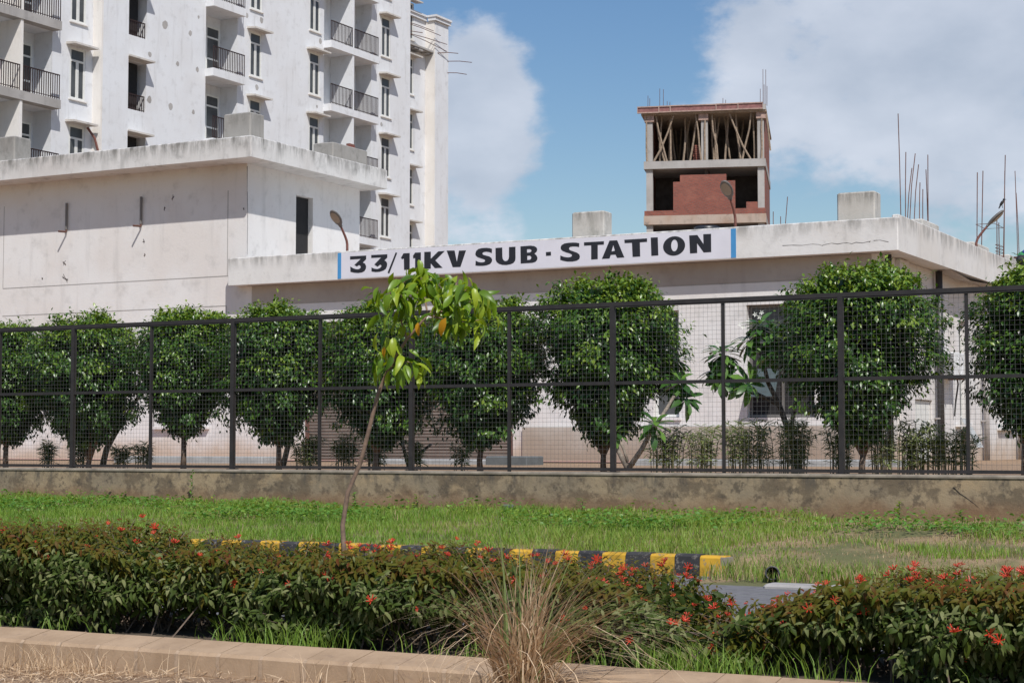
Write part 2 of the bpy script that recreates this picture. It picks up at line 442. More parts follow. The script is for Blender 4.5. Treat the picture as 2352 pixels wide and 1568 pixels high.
def unit(a): return a / np.maximum(np.linalg.norm(a, axis=-1, keepdims=True), 1e-9)
def leaf_template(segs, width, fold=.18, droop=.25, shape='ovate'):
    """unit-length leaf along +Y, up +Z: midrib and two margins, folded along the rib, tip drooping"""
    V = [(0, 0, 0)]; F = []
    ts = np.linspace(0, 1, segs + 2)[1:-1]
    for t in ts:
        if shape == 'ovate': w = math.sin(math.pi * t ** .8) ** .9
        elif shape == 'obovate': w = math.sin(math.pi * t ** 1.45) ** .9
        else: w = math.sin(math.pi * t) ** .5
        z = -droop * t * t; w *= width / 2
        V += [(-w, t, z + fold * w), (0, t, z), (w, t, z + fold * w)]
    V.append((0, 1 - .12 * droop, -droop)); last = len(V) - 1
    F += [(0, 2, 1), (0, 3, 2)]
    for i in range(len(ts) - 1):
        a, b = 1 + 3 * i, 4 + 3 * i
        F += [(a, a + 1, b + 1), (a, b + 1, b), (a + 1, a + 2, b + 2), (a + 1, b + 2, b + 1)]
    a = 1 + 3 * (len(ts) - 1)
    F += [(a, a + 1, last), (a + 1, a + 2, last)]
    return np.array(V), np.array(F)
def scatter(tv, tf, pos, d, up, size):
    """place copies of a template: d = leaf direction, up = rough upper side"""
    d = unit(d); x = unit(np.cross(d, up)); z = np.cross(x, d)
    V = (tv[None, :, 0, None] * x[:, None] + tv[None, :, 1, None] * d[:, None] + tv[None, :, 2, None] * z[:, None]) * size[:, None, None] + pos[:, None]
    n, k = len(pos), len(tv)
    Fc = tf[None] + (np.arange(n) * k)[:, None, None]
    return V.reshape(-1, 3), Fc.reshape(-1, tf.shape[1])
def leaf_object(name, parent, mesh, pos, d, up, size):
    d = Vector(d).normalized(); x = d.cross(Vector(up)).normalized(); z = x.cross(d)
    W = Matrix(((x.x * size, d.x * size, z.x * size, pos[0]), (x.y * size, d.y * size, z.y * size, pos[1]),
                (x.z * size, d.z * size, z.z * size, pos[2]), (0, 0, 0, 1)))
    return link(name, mesh, parent, None, W)
def toned(tv, tf, name, tone, mat):
    me = np_mesh(name, tv, tf, np.full(len(tv), tone), smooth=True); me.materials.append(mat); return me

# ------------------------------------------------------------------ ground, road, kerbs, verge
def grid_sheet(name, xs, ys, zf, mat, kind='structure'):
    X, Y = np.meshgrid(xs, ys, indexing='ij'); Z = zf(X, Y)
    V = np.stack([X, Y, Z], -1).reshape(-1, 3); ny = len(ys)
    i, j = np.meshgrid(np.arange(len(xs) - 1), np.arange(ny - 1), indexing='ij')
    a = (i * ny + j).ravel()
    me = np_mesh(name, V, np.stack([a, a + ny, a + ny + 1, a + 1], -1), smooth=True)
    o = link(name, me, None, mat); tag(o, kind=kind); return o
MB().add([(-3000, -3000, -.06), (3000, -3000, -.06), (3000, 3000, -.06), (-3000, 3000, -.06)], [(0, 1, 2, 3)]).build('ground', M['dirt'])
bpy.data.objects['ground']['kind'] = 'structure'
def lumps(X, Y, s, a):
    return a * (np.sin(X * 3.1 * s + 1.3 * np.sin(Y * 2.3 * s)) * np.cos(Y * 2.7 * s + np.sin(X * 1.7 * s)) + .5 * np.sin(X * 7.3 * s + 2) * np.sin(Y * 8.1 * s))
def dirt_h(X, Y):
    rise = np.exp(-((X + 7.0) / 1.5) ** 2) * np.exp(-((Y - 7.35) / .55) ** 2) * .03
    return lumps(X, Y, 1.3, .010) + rise + .002 + np.clip(X + 7.6, 0, 3) * .034
grid_sheet('dirt_shoulder', np.linspace(-14, 4, 181), np.linspace(3.5, 7.62, 60), dirt_h, M['dirt'])
grid_sheet('hedge_bed', np.linspace(-26, 8, 120), np.linspace(7.72, 9.75, 14), lambda X, Y: .19 + lumps(X, Y, 2, .012) - np.clip(Y - 9.5, 0, 1) * .5, M['soil'])
MB().add([(-400, 9.55, .115), (200, 9.55, .115), (200, 15.06, .115), (-400, 15.06, .115)], [(0, 1, 2, 3)]).build('road', M['asphalt'])
bpy.data.objects['road']['kind'] = 'structure'

# near kerb: separate cast blocks with mortar between, on a bed
kb = link('near_kerb', MB().box(-30, 6, 7.60, 7.77, -.05, .10).mesh('kerb_bed'), None, M['kerb']); tag(kb, kind='structure')
step = .277; X0 = -6.645 - step * 12
prof = [(7.56, -.03), (7.555, .186), (7.572, .203), (7.785, .240), (7.80, .232), (7.80, -.03)]
for v in range(4):
    mb = MB(); jx = [rng.uniform(-.0015, .0015, 6) for _ in range(2)]
    L_ = step - .006
    vs = [(0, y + jx[0][i], z + jx[0][i] * .6) for i, (y, z) in enumerate(prof)] + [(L_, y + jx[1][i], z + jx[1][i] * .6) for i, (y, z) in enumerate(prof)]
    fs = [(5, 4, 3, 2, 1, 0), tuple(range(6, 12))] + [(i, (i + 1) % 6, 6 + (i + 1) % 6, 6 + i) for i in range(6)]
    mb.add(vs, fs); M['kerbmesh%d' % v] = mb.mesh('kerb_block'); M['kerbmesh%d' % v].materials.append(M['kerb'])
for i in range(38):
    link('kerb_block', M['kerbmesh%d' % (i % 4)], kb, None, Matrix.Translation((X0 + i * step + .003, rng.uniform(-.002, .002), rng.uniform(-.0015, .0015))))
mort = plain('kerb_mortar', (.43, .31, .21), .95, var=.35, scale=20)
for i in range(38):
    MB().add([(X0 + i * step + dx, y - .001 if k < 3 else y, z - .001) for dx in (-.012, .012) for k, (y, z) in enumerate([(7.553, -.02), (7.552, .1875), (7.571, .2045), (7.785, .2415)])],
             [(0, 4, 5, 1), (1, 5, 6, 2)]).build('mortar_joint', mort, kb)

# far kerb: painted black and yellow
fk = link('far_kerb', MB().box(-30.2, -5.93, 15.09, 15.17, .05, .14).mesh('kerb_bed'), None, M['coping']); tag(fk, kind='structure')
def fkmesh(nm, mat):
    p = [(15.045, .06), (15.06, .285), (15.085, .305), (15.20, .305), (15.22, .29), (15.22, .06)]
    w = .243; n = 6
    me = MB().add([(0, y, z) for y, z in p] + [(w, y, z) for y, z in p], [tuple(range(5, -1, -1)), tuple(range(6, 12))] + [(i, (i + 1) % n, n + (i + 1) % n, n + i) for i in range(n)]).mesh(nm)
    me.materials.append(mat); return me
def worn(name, col):
    m, nt, bs = new_mat(name)
    c = mixc(nt, ramp(nt, noise(nt, 7, 6, .65), .4, .7), col, tuple(v * .6 for v in col))
    c = mixc(nt, ramp(nt, noise(nt, 16, 7, .75), .54, .62, 0, .85), c, (.20, .18, .15))
    nt.links.new(c, bs.inputs['Base Color']); bs.inputs['Roughness'].default_value = .85; return m
M['yellow'] = worn('worn_yellow_paint', (.58, .33, .025)); M['black'] = worn('worn_black_paint', (.035, .034, .036))
ky, kk = fkmesh('kerb_block', M['yellow']), fkmesh('kerb_block', M['black'])
for i in range(64):
    link('kerb_block', ky if i % 2 == 0 else kk, fk, None, Matrix.Translation((-5.885 - .2465 * (i + 1), rng.uniform(-.006, .006), rng.uniform(-.006, .006))))
MB().box(-5.93, -5.862, 15.06, 15.20, .08, .29).build('kerb_end', M['coping'], fk)
# concrete drain edge right of the painted kerb, and the end of a black pipe
de = MB().cbox(-5.15, -4.5, 14.02, 14.26, .05, .15, .02).build('drain_edge', M['concrete']); tag(de, kind='structure')
bp = thing('drain_pipe', (-5.27, 14.7, .13), 'open end of a black drain pipe poking out of the verge grass', 'pipe')
MB().lathe([(.062, -.15), (.062, .22), (.05, .22), (.05, 0)], 16, Matrix.Translation((-5.27, 14.62, .185)) @ Matrix.Rotation(math.radians(82), 4, 'X') @ Matrix.Rotation(.3, 4, 'Y')).build('pipe_wall', M['pipe_black'], bp, True)
MB().lathe([(.0, 0), (.05, 0)], 16, Matrix.Translation((-5.27, 14.62, .185)) @ Matrix.Rotation(math.radians(82), 4, 'X')).build('pipe_mouth', M['dark'], bp)

def verge_h(X, Y):
    t = np.clip((Y - 15.15) / 3.6, 0, 1)
    base = .285 + .24 * t + lumps(X, Y, .8, .018) * np.clip(t * 6, 0, 1)
    right = np.clip((X + 5.93) / .12, 0, 1) * np.clip((15.5 - Y) / .5, 0, 1) * .12
    hol = .05 * np.exp(-((X + 5.6) / .8) ** 2) * np.exp(-((Y - 18.7) / .25) ** 2)
    left = .05 * np.clip((-X - 12) / 6, 0, 1) * t
    return base - right - hol + left
grid_sheet('verge', np.linspace(-34, 8, 260), np.linspace(15.1, 18.9, 50), verge_h, M['verge'])
MB().add([(-5.86, 14.1, .110), (8, 14.1, .110), (8, 15.12, .17), (-5.86, 15.12, .17)], [(0, 1, 2, 3)]).build('verge_edge', M['verge'])
bpy.data.objects['verge_edge']['kind'] = 'structure'
MB().add([(-600, 18.95, .93), (400, 18.95, .93), (400, 2500, .93), (-600, 2500, .93)], [(0, 1, 2, 3)]).build('compound_ground', M['dirt'])
bpy.data.objects['compound_ground']['kind'] = 'structure'
pv = MB().add([(-45, 33.6, .955), (-10, 33.6, .955), (-10, 36.2, .955), (-45, 36.2, .955)], [(0, 1, 2, 3)]).build('pavement', M['pave_pink']); tag(pv, kind='structure')
for (x0, x1, y0, z1, nm, mt, lab) in [
        (-26.0, -22.0, 30.0, 1.07, 'drain_cover', 'slab_grey', 'long pale cement slab lying on the paving near the slender forked tree'),
        (-16.4, -15.5, 29.5, 1.10, 'drain_cover', 'slab_dark', 'short dark grey cement block on the paving in front of the bare wall'),
        (-19.5, -16.6, 30.2, 1.03, 'drain_cover', 'slab_grey', 'low pale cement slab on the paving in front of the shutter end'),
        (-13.6, -8.6, 30.2, 1.05, 'drain_cover', 'slab_grey', 'low pale cement slab behind the oleanders below the right windows')]:
    tag(MB().cbox(x0, x1, y0, y0 + .7, .9, z1, .02).build(nm, M[mt]), lab, 'slab', 'cement slabs inside the compound')

# ------------------------------------------------------------------ boundary wall and fence
bw = thing('boundary_wall', (-10, 18.9, .3), 'low brown weather-stained plastered wall carrying the mesh fence', 'wall')
MB().add([(-40, 18.74, .2), (10, 18.74, .2), (10, 18.765, .962), (-40, 18.765, .962), (-40, 19.06, .2), (10, 19.06, .2), (10, 19.05, .962), (-40, 19.05, .962)],
         [(0, 1, 2, 3), (4, 7, 6, 5), (0, 4, 5, 1)]).build('wall_body', M['lowwall'], bw)
MB().cbox(-40, 10, 18.752, 19.06, .955, .988, .012).build('coping', M['coping'], bw)
cr = [(2190, 1118), (2205, 1133), (2216, 1140), (2228, 1149), (2240, 1158), (2262, 1178), (2272, 1192)]
mbc = MB()
for a, b in zip(cr[:-1], cr[1:]):
    p, q = atY(*a, 18.757), atY(*b, 18.757); mbc.tube([p, q], [.004, .003], 4)
mbc.build('crack', M['dark'], bw)

fn = thing('mesh_fence', (-10, 18.9, .99), 'long dark iron fence with welded wire mesh on the low wall', 'fence')
bay = 1.389
posts = [-4.61 - bay * i for i in range(-3, 14)]
ZB, ZM, ZT = .99, 2.035, 2.985
for i, x in enumerate(posts):
    thick = (i - 3) % 2 == 1
    w = .029 if thick else .017
    mb = MB().box(x - w, x + w, 18.89 - w, 18.89 + w, ZB - .02, ZT - .01)
    if thick: mb.box(x - .06, x + .06, 18.83, 18.95, ZB, ZB + .008)
    mb.build('post', M['fence'], fn)
for i in range(len(posts) - 1):
    x1, x0 = posts[i], posts[i + 1]
    MB().box(x0, x1, 18.862, 18.918, ZT - .052, ZT + .004).box(x0, x1, 18.862, 18.87, ZT - .062, ZT - .045).build('top_rail', M['fence'], fn)
    MB().box(x0 + .02, x1 - .02, 18.872, 18.908, ZM - .02, ZM + .02).build('middle_rail', M['fence'], fn)
    MB().box(x0, x1, 18.868, 18.912, ZB + .012, ZB + .05).build('bottom_rail', M['fence'], fn)
    for za, zb in ((ZB + .05, ZM - .02), (ZM + .02, ZT - .05)):
        mb = MB(); n = int((x1 - x0 - .06) / .0515)
        ph = rng.uniform(0, 6)
        for k in range(n + 1):
            x = x0 + .03 + (x1 - x0 - .06) * k / n
            w = .004 * math.sin(k * .7 + ph)
            mb.tube([(x + .003 * math.sin(k * 1.9), 18.895, za), (x + w, 18.895 + .006 * math.sin(k * .35 + ph), (za + zb) / 2), (x - w * .5, 18.895, zb)], .00135, 3, False)
        m_ = int((zb - za) / .0515)
        for k in range(1, m_):
            z = za + (zb - za) * k / m_
            mb.tube([(x0 + .02, 18.898, z), ((x0 + x1) / 2, 18.898 + .006 * math.sin(ph), z + .003 * math.sin(k * 2.1)), (x1 - .02, 18.898, z)], .00135, 3, False)
        o = mb.build('wire_mesh', M['wire'], fn); o['kind'] = 'stuff'

# ------------------------------------------------------------------ substation building
SB = thing('substation', (-18, 37, .93), 'whitewashed single-storey substation with deep eaves, black lettered sign and raised left block', 'building')
YF, YU, YW, XE = 35.58, 35.17, 36.0, -10.58
XL, XC = -48.0, -26.93
SHX = (-25.12, -19.28)
holes = [(SHX[0], SHX[1], .9, 4.33, .16), (-15.75, -15.12, 1.92, 4.29, .22), (-13.54, -12.02, 1.9, 4.34, .25)]
wall_holes(MB(), 'Y', YW, XC, XE, .8, 5.32, holes).build('front_wall', M['sub_wall'], SB)
wall_holes(MB(), 'Y', YW, XL, XC, .8, 8.45, []).build('block_wall', M['sub_wall'], SB)
# stained band under the eave, its shade also put into the brown; the painted wall starts below it behind a shadow joint
MB().box(-26.75, -10.75, YW - .012, YW - .002, 4.84, 5.31).build('eave_band', M['band'], SB)
for (x0, x1, z) in ((-26.75, -10.7, 4.825), (-35.2, -27.2, 5.61), (-35.2, -27.55, 4.85), (-26.5, -19.3, 4.48)):
    MB().box(x0, x1, YW - .004, YW - .0015, z - .011, z + .011).build('joint_line', M['concrete'], SB)
for (x, z0, z1) in ((-35.2, 5.62, 7.88), (-27.55, 4.45, 4.84), (-26.9, 4.4, 4.82), (-27.53, 5.62, 7.8)):
    MB().box(x - .011, x + .011, YW - .004, YW - .0015, z0, z1).build('joint_line', M['concrete'], SB)
# plinth right of the shutter
MB().box(-19.0, XE + .05, YW - .07, YW - .01, .85, 1.72).build('plinth', M['sub_low'], SB)
# side wall
sh = [(42.6, 43.35, 1.05, 4.33, .22), (38.6, 40.05, .9, 2.33, .10), (46.6, 48.0, 1.8, 4.3, .2)]
wall_holes(MB(), 'X', XE, YW, 62, .8, 5.32, sh).build('side_wall', M['sub_wall'], SB)
for (y0, y1, z) in ((42.1, 43.85, 1.80), (46.45, 48.2, 1.75)):
    MB().box(XE, XE + .12, y0, y1, z - .05, z).build('window_sill', M['sub_wall'], SB)
MB().box(XE + .004, XE + .10, 37.2, 37.9, .9, 5.31).build('pilaster', M['sub_wall'], SB)
sd = MB().box(XE - .09, XE - .06, 38.63, 40.02, .93, 2.30).build('side_door', M['frame_white'], SB)
MB().tube([(XE - .04, 38.75, 1.55), (XE - .01, 38.75, 1.55), (XE - .01, 38.95, 1.55)], .012, 6).build('handle', M['pipe_black'], sd)
# roof: eave slab, parapets
MB().box(XC + .02, -10.235, YF + .16, 62, 5.33, 5.46).build('roof', M['fascia'], SB)
mb = MB().cbox(-27.2, -10.06, YF, YF + .15, 5.318, 6.005, .02)
fascia = mb.build('eave_fascia', M['fascia'], SB)
MB().box(-27.18, XC + .02, YF + .15, YW + .1, 5.32, 5.46).build('eave_return', M['fascia'], SB)
MB().cbox(-10.23, -10.08, YF + .152, 62, 5.316, 6.08, .02).build('eave_fascia', M['fascia'], SB)
# ragged plaster under the side eave where it has come away
MB().add([(-10.55, 40.3, 5.325), (-10.10, 40.0, 5.31), (-10.10, 41.9, 5.20), (-10.55, 42.2, 5.25), (-10.10, 44.5, 5.31), (-10.55, 44.9, 5.325)], [(0, 1, 2, 3), (3, 2, 4, 5)]).build('sagging_soffit', M['band'], SB)
# raised left block
mb = MB()
wall_holes(mb, 'X', XC, YW, 41.12, 5.46, 8.45, [(38.14, 38.92, 5.6, 7.92, .2)])
mb.box(XL, XC, 41.12, 41.2, 5.46, 8.45).build('block_side_wall', M['sub_wall'], SB)
MB().box(XC - .17, XC - .15, 38.15, 38.91, 5.62, 7.90).build('roof_door', M['dark'], SB)
MB().cbox(XL, -26.2, YU, 41.5, 8.45, 8.99, .025).build('block_eave', M['fascia_up'], SB)
# conduit brackets on the left block
for x in (-32.9, -30.33):
    MB().tube([(x, YW - .05, 7.82), (x, YW - .05, 7.10)], .033, 6).build('conduit', M['lamp_body'], SB)
    MB().tube([(x, YW - .05, 7.10), (x, YW - .06, 7.04), (x - .04, YW - .30, 7.03)], .028, 6).build('conduit_end', M['rust'], SB)
MB().box(-29.86, -28.05, YW - .12, YW + .02, 1.72, 1.79).build('wall_ledge', M['sub_wall'], SB)
MB().box(-29.88, -29.84, YW - .01, YW + .01, 1.79, 2.9).build('joint_line', M['concrete'], SB)

# roller shutter, one slat per piece
rs = MB().box(SHX[0] + .02, SHX[1] - .02, YW + .13, YW + .155, .93, 4.33).build('shutter', M['dark'], SB)
shm = plain('shutter_steel', (.20, .16, .13), .6, var=.3, scale=2)
sp = [(0, 0), (-.022, .018), (-.026, .045), (-.014, .064), (0, .07)]
sv = MB(); wd = SHX[1] - SHX[0] - .1
sv.add([(0, y, z) for y, z in sp] + [(wd, y, z) for y, z in sp], [(i, i + 1, 6 + i, 5 + i) for i in range(4)])
slat = sv.mesh('shutter_slat'); slat.materials.append(shm)
for k in range(44):
    link('shutter_slat', slat, rs, None, Matrix.Translation((SHX[0] + .05, YW + .128, .96 + k * .0755)))
MB().box(SHX[0], SHX[0] + .07, YW + .03, YW + .12, .93, 4.33).build('guide_rail', M['rust'], SB)
MB().box(SHX[1] - .07, SHX[1], YW + .03, YW + .12, .93, 4.33).build('guide_rail', M['rust'], SB)
MB().box(SHX[0] - .1, SHX[1] + .1, YW - .05, YW - .003, 4.335, 4.43).build('lintel', M['sub_wall'], SB)

# front windows
def frame_yz(mb, plane, c, a0, a1, z0, z1, t, d, mull=(), trans=()):
    def b(A, B, C, D):
        if plane == 'Y': mb.box(A, B, c - d, c + d, C, D)
        else: mb.box(c - d, c + d, A, B, C, D)
    b(a0, a0 + t, z0, z1); b(a1 - t, a1, z0, z1); b(a0 + t, a1 - t, z0, z0 + t); b(a0 + t, a1 - t, z1 - t, z1)
    for a, C, D in mull: b(a - t * .45, a + t * .45, C, D)
    for z in trans: b(a0 + t, a1 - t, z - t * .45, z + t * .45)
    return mb
wn = frame_yz(MB(), 'Y', YW + .16, -15.74, -15.13, 1.93, 4.28, .06, .025, (), (3.4,)).build('window', M['frame_white'], SB)
MB().box(-15.68, -15.19, YW + .155, YW + .165, 1.99, 3.37).build('pane', M['glass'], wn)
MB().box(-15.68, -15.19, YW + .155, YW + .165, 3.43, 4.22).build('pane', M['glass'], wn)
MB().box(-15.8, -15.07, YW - .06, YW + .1, 1.86, 1.918).build('window_sill', M['sub_wall'], SB)
wn = frame_yz(MB(), 'Y', YW + .19, -13.53, -12.03, 1.91, 4.33, .06, .025, ((-12.78, 1.97, 3.5),), (3.5,)).build('window', M['lamp_body'], SB)
MB().box(-13.47, -12.09, YW + .20, YW + .21, 3.53, 4.27).build('pane', M['glass'], wn)
MB().box(-13.47, -12.81, YW + .20, YW + .21, 1.97, 3.47).build('pane', M['dark'], wn)
MB().box(-12.75, -12.09, YW + .20, YW + .21, 1.97, 3.47).build('pane', M['dark'], wn)
# top-hung sash standing open
MB().add([(-13.45, YW - .02, 2.95), (-12.8, YW - .02, 2.95), (-12.8, YW - .32, 2.35), (-13.45, YW - .32, 2.35),
          (-13.45, YW + .01, 2.93), (-12.8, YW + .01, 2.93), (-12.8, YW - .29, 2.33), (-13.45, YW - .29, 2.33)],
         [(0, 1, 2, 3), (4, 7, 6, 5), (0, 3, 7, 4), (1, 5, 6, 2), (2, 6, 7, 3), (0, 4, 5, 1)]).build('open_sash', plain('sash_glass', (.075, .10, .10), .45, var=.15), wn)
# side window slit with an open sash
wn = frame_yz(MB(), 'X', XE - .15, 42.62, 43.33, 1.07, 4.31, .05, .025, (), (2.0, 3.2)).build('window', M['frame_white'], SB)
for z0, z1 in ((1.12, 1.97), (2.03, 3.17), (3.23, 4.26)):
    MB().box(XE - .155, XE - .145, 42.67, 43.28, z0, z1).build('pane', M['glass'], wn)
MB().add([(XE + .0, 42.65, 1.95), (XE + .0, 43.3, 1.95), (XE + .36, 43.3, 1.25), (XE + .36, 42.65, 1.25), (XE + .02, 42.65, 1.96), (XE + .02, 43.3, 1.96), (XE + .38, 43.3, 1.26), (XE + .38, 42.65, 1.26)],
         [(0, 3, 2, 1), (4, 5, 6, 7), (0, 1, 5, 4), (3, 7, 6, 2), (0, 4, 7, 3), (1, 2, 6, 5)]).build('open_sash', plain('dull_sash', (.45, .46, .45), .6, var=.1), wn)
# downpipes
for (y, r, mt, z1) in ((36.2, .07, 'pipe_black', 5.3), (40.3, .08, 'pipe_black', 5.3), (44.75, .07, 'pipe_grey', 3.6), (48.6, .07, 'pipe_grey', 3.6)):
    p = MB().tube([(XE + .13, y, .93), (XE + .13, y, z1)], r, 10).build('downpipe', M[mt], SB, True)
    for z in (1.9, 3.9):
        if z < z1: MB().box(XE + .01, XE + .14, y - r - .02, y + r + .02, z, z + .04).build('clamp', M['pipe_grey'], p)

# sign: white panel, blue end bars, black letters painted on the fascia
def c2(x, y): return ((880 + x * .161565) * .859649, (600 + y * .161565) * .859649)
def c3(x, y): return ((1240 + x * .153061) * .859649, (600 + y * .153061) * .859649)
def c4(x, y): return ((1580 + x * .170068) * .859649, (590 + y * .170068) * .859649)
xs0, xs1 = atY(*c2(140, 600), YF)[0], atY(*c4(2275, 400), YF)[0]
sign = MB().box(xs0, xs1, YF - .004, YF - .001, 5.335, 5.965).build('sign', M['white_paint'], SB)
sign['label'] = 'white painted sign reading 33/11KV SUB-STATION in black letters'
bwid = atY(*c2(198, 600), YF)[0] - xs0
MB().box(xs0, xs0 + bwid, YF - .007, YF - .0045, 5.335, 5.965).build('blue_bar', M['blue_paint'], sign)
MB().box(xs1 - bwid * 1.15, xs1, YF - .007, YF - .0045, 5.335, 5.965).build('blue_bar', M['blue_paint'], sign)
def ell(cx, cy, rx, ry, n=36, sk=0): return [(cx + rx * math.cos(2 * math.pi * i / n), cy + ry * math.sin(2 * math.pi * i / n) + sk * math.cos(2 * math.pi * i / n)) for i in range(n)]
LET = [
 (c2, [[(342,525),(608,511),(608,572),(553,628),(590,645),(608,690),(603,730),(580,768),(540,790),(480,800),(410,795),(348,780),(346,693),(395,722),(440,737),(480,738),(510,722),(520,700),(510,680),(490,668),(455,693),(413,667),(518,567),(342,578)]]),
 (c2, [[(692,503),(958,490),(958,545),(910,592),(940,610),(956,645),(952,690),(935,730),(895,760),(830,780),(765,785),(697,775),(696,708),(740,728),(790,735),(830,722),(855,700),(862,680),(850,665),(835,664),(797,697),(743,660),(855,543),(692,552)]]),
 (c2, [[(1097,457),(1121,470),(989,813),(963,793)]]),
 (c2, [[(1225,475),(1328,470),(1328,745),(1235,748),(1232,560),(1205,572),(1183,550)]]),
 (c2, [[(1418,463),(1513,459),(1511,735),(1418,740),(1418,552),(1388,562),(1383,515)]]),
 (c2, [[(1570,452),(1677,448),(1677,565),(1800,443),(1908,436),(1752,592),(1872,714),(1745,720),(1677,640),(1677,727),(1567,732)]]),
 (c2, [[(1940,430),(2070,428),(2108,615),(2143,430),(2260,426),(2168,700),(2040,704)]]),
 (c3, [[(487,425),(484,497),(440,480),(385,473),(340,480),(318,500),(330,525),(380,540),(440,555),(475,580),(490,612),(483,650),(455,685),(400,708),(330,720),(260,720),(198,715),(202,630),(250,652),(300,660),(340,655),(365,640),(365,618),(345,605),(280,585),(230,565),(200,535),(196,505),(210,460),(250,425),(310,410),(390,405),(450,412)]]),
 (c3, [[(548,408),(665,400),(668,560),(675,600),(695,628),(725,638),(755,628),(775,600),(783,560),(783,392),(896,386),(897,590),(890,630),(860,670),(810,692),(740,705),(670,703),(610,685),(570,655),(550,610)]]),
 (c3, [[(983,380),(1160,367),(1220,375),(1260,395),(1277,430),(1268,470),(1228,508),(1262,535),(1280,575),(1275,615),(1245,650),(1190,667),(988,680)], [(1098,430),(1150,428),(1175,445),(1175,465),(1150,485),(1098,490)], [(1103,545),(1150,542),(1172,560),(1172,590),(1150,612),(1103,618)]]),
 (c3, [[(1428,480),(1515,473),(1517,540),(1430,546)]]),
 (c3, [[(2010,325),(2007,392),(1960,383),(1900,382),(1850,390),(1828,415),(1845,445),(1900,465),(1970,490),(2010,520),(2022,560),(2010,600),(1965,630),(1890,645),(1800,645),(1730,632),(1678,615),(1680,540),(1740,562),(1800,572),(1850,568),(1880,550),(1883,525),(1850,505),(1780,485),(1720,460),(1690,430),(1685,395),(1700,360),(1750,330),(1820,318),(1900,313),(1960,316)]]),
 (c4, [[(-116,338),(197,320),(197,373),(100,378),(100,600),(-3,608),(-3,384),(-114,390)]]),
 (c4, [[(285,310),(405,305),(518,574),(405,582),(380,530),(305,535),(285,592),(165,597)], [(345,378),(370,470),(317,480)]]),
 (c4, [[(518,297),(875,275),(875,330),(762,338),(767,560),(648,567),(638,345),(523,350)]]),
 (c4, [[(933,263),(1043,258),(1052,542),(943,550)]]),
 (c4, [ell(1300, 395, 173, 152, 40, -12), ell(1305, 387, 52, 92, 28, -4)]),
 (c4, [[(1537,230),(1665,222),(1762,365),(1758,210),(1880,204),(1883,490),(1765,497),(1660,350),(1663,505),(1550,512)]]),
]
for cf, loops in LET:
    L3 = [[Vector(atY(*cf(*p), YF - .0075)) for p in lp] for lp in loops]
    tri = tessellate_polygon([[Vector((p.x, p.z, 0)) for p in lp] for lp in L3])
    pts = [p for lp in L3 for p in lp]
    mb = MB(); n = len(pts)
    mb.add([tuple(p) for p in pts] + [(p.x, YF - .0045, p.z) for p in pts], list(tri))
    b0 = 0
    for lp in L3:
        k = len(lp); mb.f += [(b0 + i, b0 + (i + 1) % k, n + b0 + (i + 1) % k, n + b0 + i) for i in range(k)]; b0 += k
    mb.build('letter', M['black_paint'], sign)

def crack(pts, Y, w=.006):
    mb = MB()
    for a, b in zip(pts[:-1], pts[1:]): mb.tube([atY(*a, Y), atY(*b, Y)], [w * rng.uniform(.4, 1), w * rng.uniform(.3, .9)], 4)
    mb.build('crack', M['gloom'], SB)
k4 = lambda x, y: (1805 + x * .2522, 344 + y * .2522)
crack([k4(*p) for p in ((-30, 872), (60, 868), (150, 870), (240, 858), (300, 862), (330, 872), (360, 862), (420, 850), (470, 858), (520, 850), (560, 846), (600, 856), (640, 842), (700, 848), (770, 832), (760, 842))], YF - .002)
crack([k4(*p) for p in ((800, 826), (860, 822), (900, 832), (935, 838))], YF - .002)
for cx_, cy_, r_ in ((150, 640, 16), (148, 605, 9), (397, 455, 8), (378, 480, 5), (330, 555, 6), (332, 586, 4), (97, 640, 3), (560, 480, 3)):
    for k_ in range(3):
        a_ = rng.uniform(0, 3.14); crack([(cx_ - r_ * .4 * math.cos(a_), cy_ - r_ * math.sin(a_)), (cx_ + rng.uniform(-2, 2), cy_), (cx_ + r_ * .4 * math.cos(a_), cy_ + r_ * math.sin(a_) * .8)], YW - .002, .012)
crack([(568, 382), (568, 440), (569, 500), (568, 560), (568, 584)], YW - .001, .012)
# column stubs on the roofs
def stub(x0, x1, y0, y1, z0, z1, mat, label, rods=(), pitch=0):
    o = thing('column_stub', ((x0 + x1) / 2, (y0 + y1) / 2, z0), label, 'column stub', 'column stubs on the roofs')
    MB().cbox(x0, x1, y0, y1, z0, z1, .03).build('stub_block', M[mat], o)
    for (dx, dy, zt, lx, ly) in rods:
        MB().tube([(x0 + dx, y0 + dy, z1 - .05), (x0 + dx + lx * .4, y0 + dy + ly * .4, z1 + (zt - z1) * .55), (x0 + dx + lx, y0 + dy + ly, zt)], .011, 5).build('rebar', M['rust'], o)
    return o
stub(-17.68, -16.87, 35.85, 36.3, 5.46, 6.60, 'stub', 'pale square column stub on the roof above the word SUB')
stub(-11.44, -10.62, 35.85, 36.3, 5.46, 6.62, 'stub', 'dark-topped column stub near the right corner of the roof')
stub(-11.0, -10.35, 38.6, 40.0, 5.46, 6.33, 'stub', 'column stub with tall leaning rods of rebar beside the roof corner',
     [(.1, .2, 8.75, -.02, -.05), (.16, .35, 7.9, .03, .0), (.1, .7, 7.6, .1, .1), (.14, .75, 7.95, .1, .2), (.2, .9, 7.7, .1, .1), (.3, 1.0, 7.3, .0, .1), (.35, 1.1, 7.15, .0, .05), (.45, 1.2, 7.95, .0, .05), (.42, 1.28, 7.6, .0, -.1)])
o = stub(-11.3, -10.35, 43.3, 44.9, 5.46, 6.30, 'stub', 'broad pale column stub behind the side parapet beside the roof lamp')
cage = thing('rebar_cage', (-10.6, 46.2, 5.46), 'rusty rebar cage with ring ties standing behind the side parapet', 'rebar')
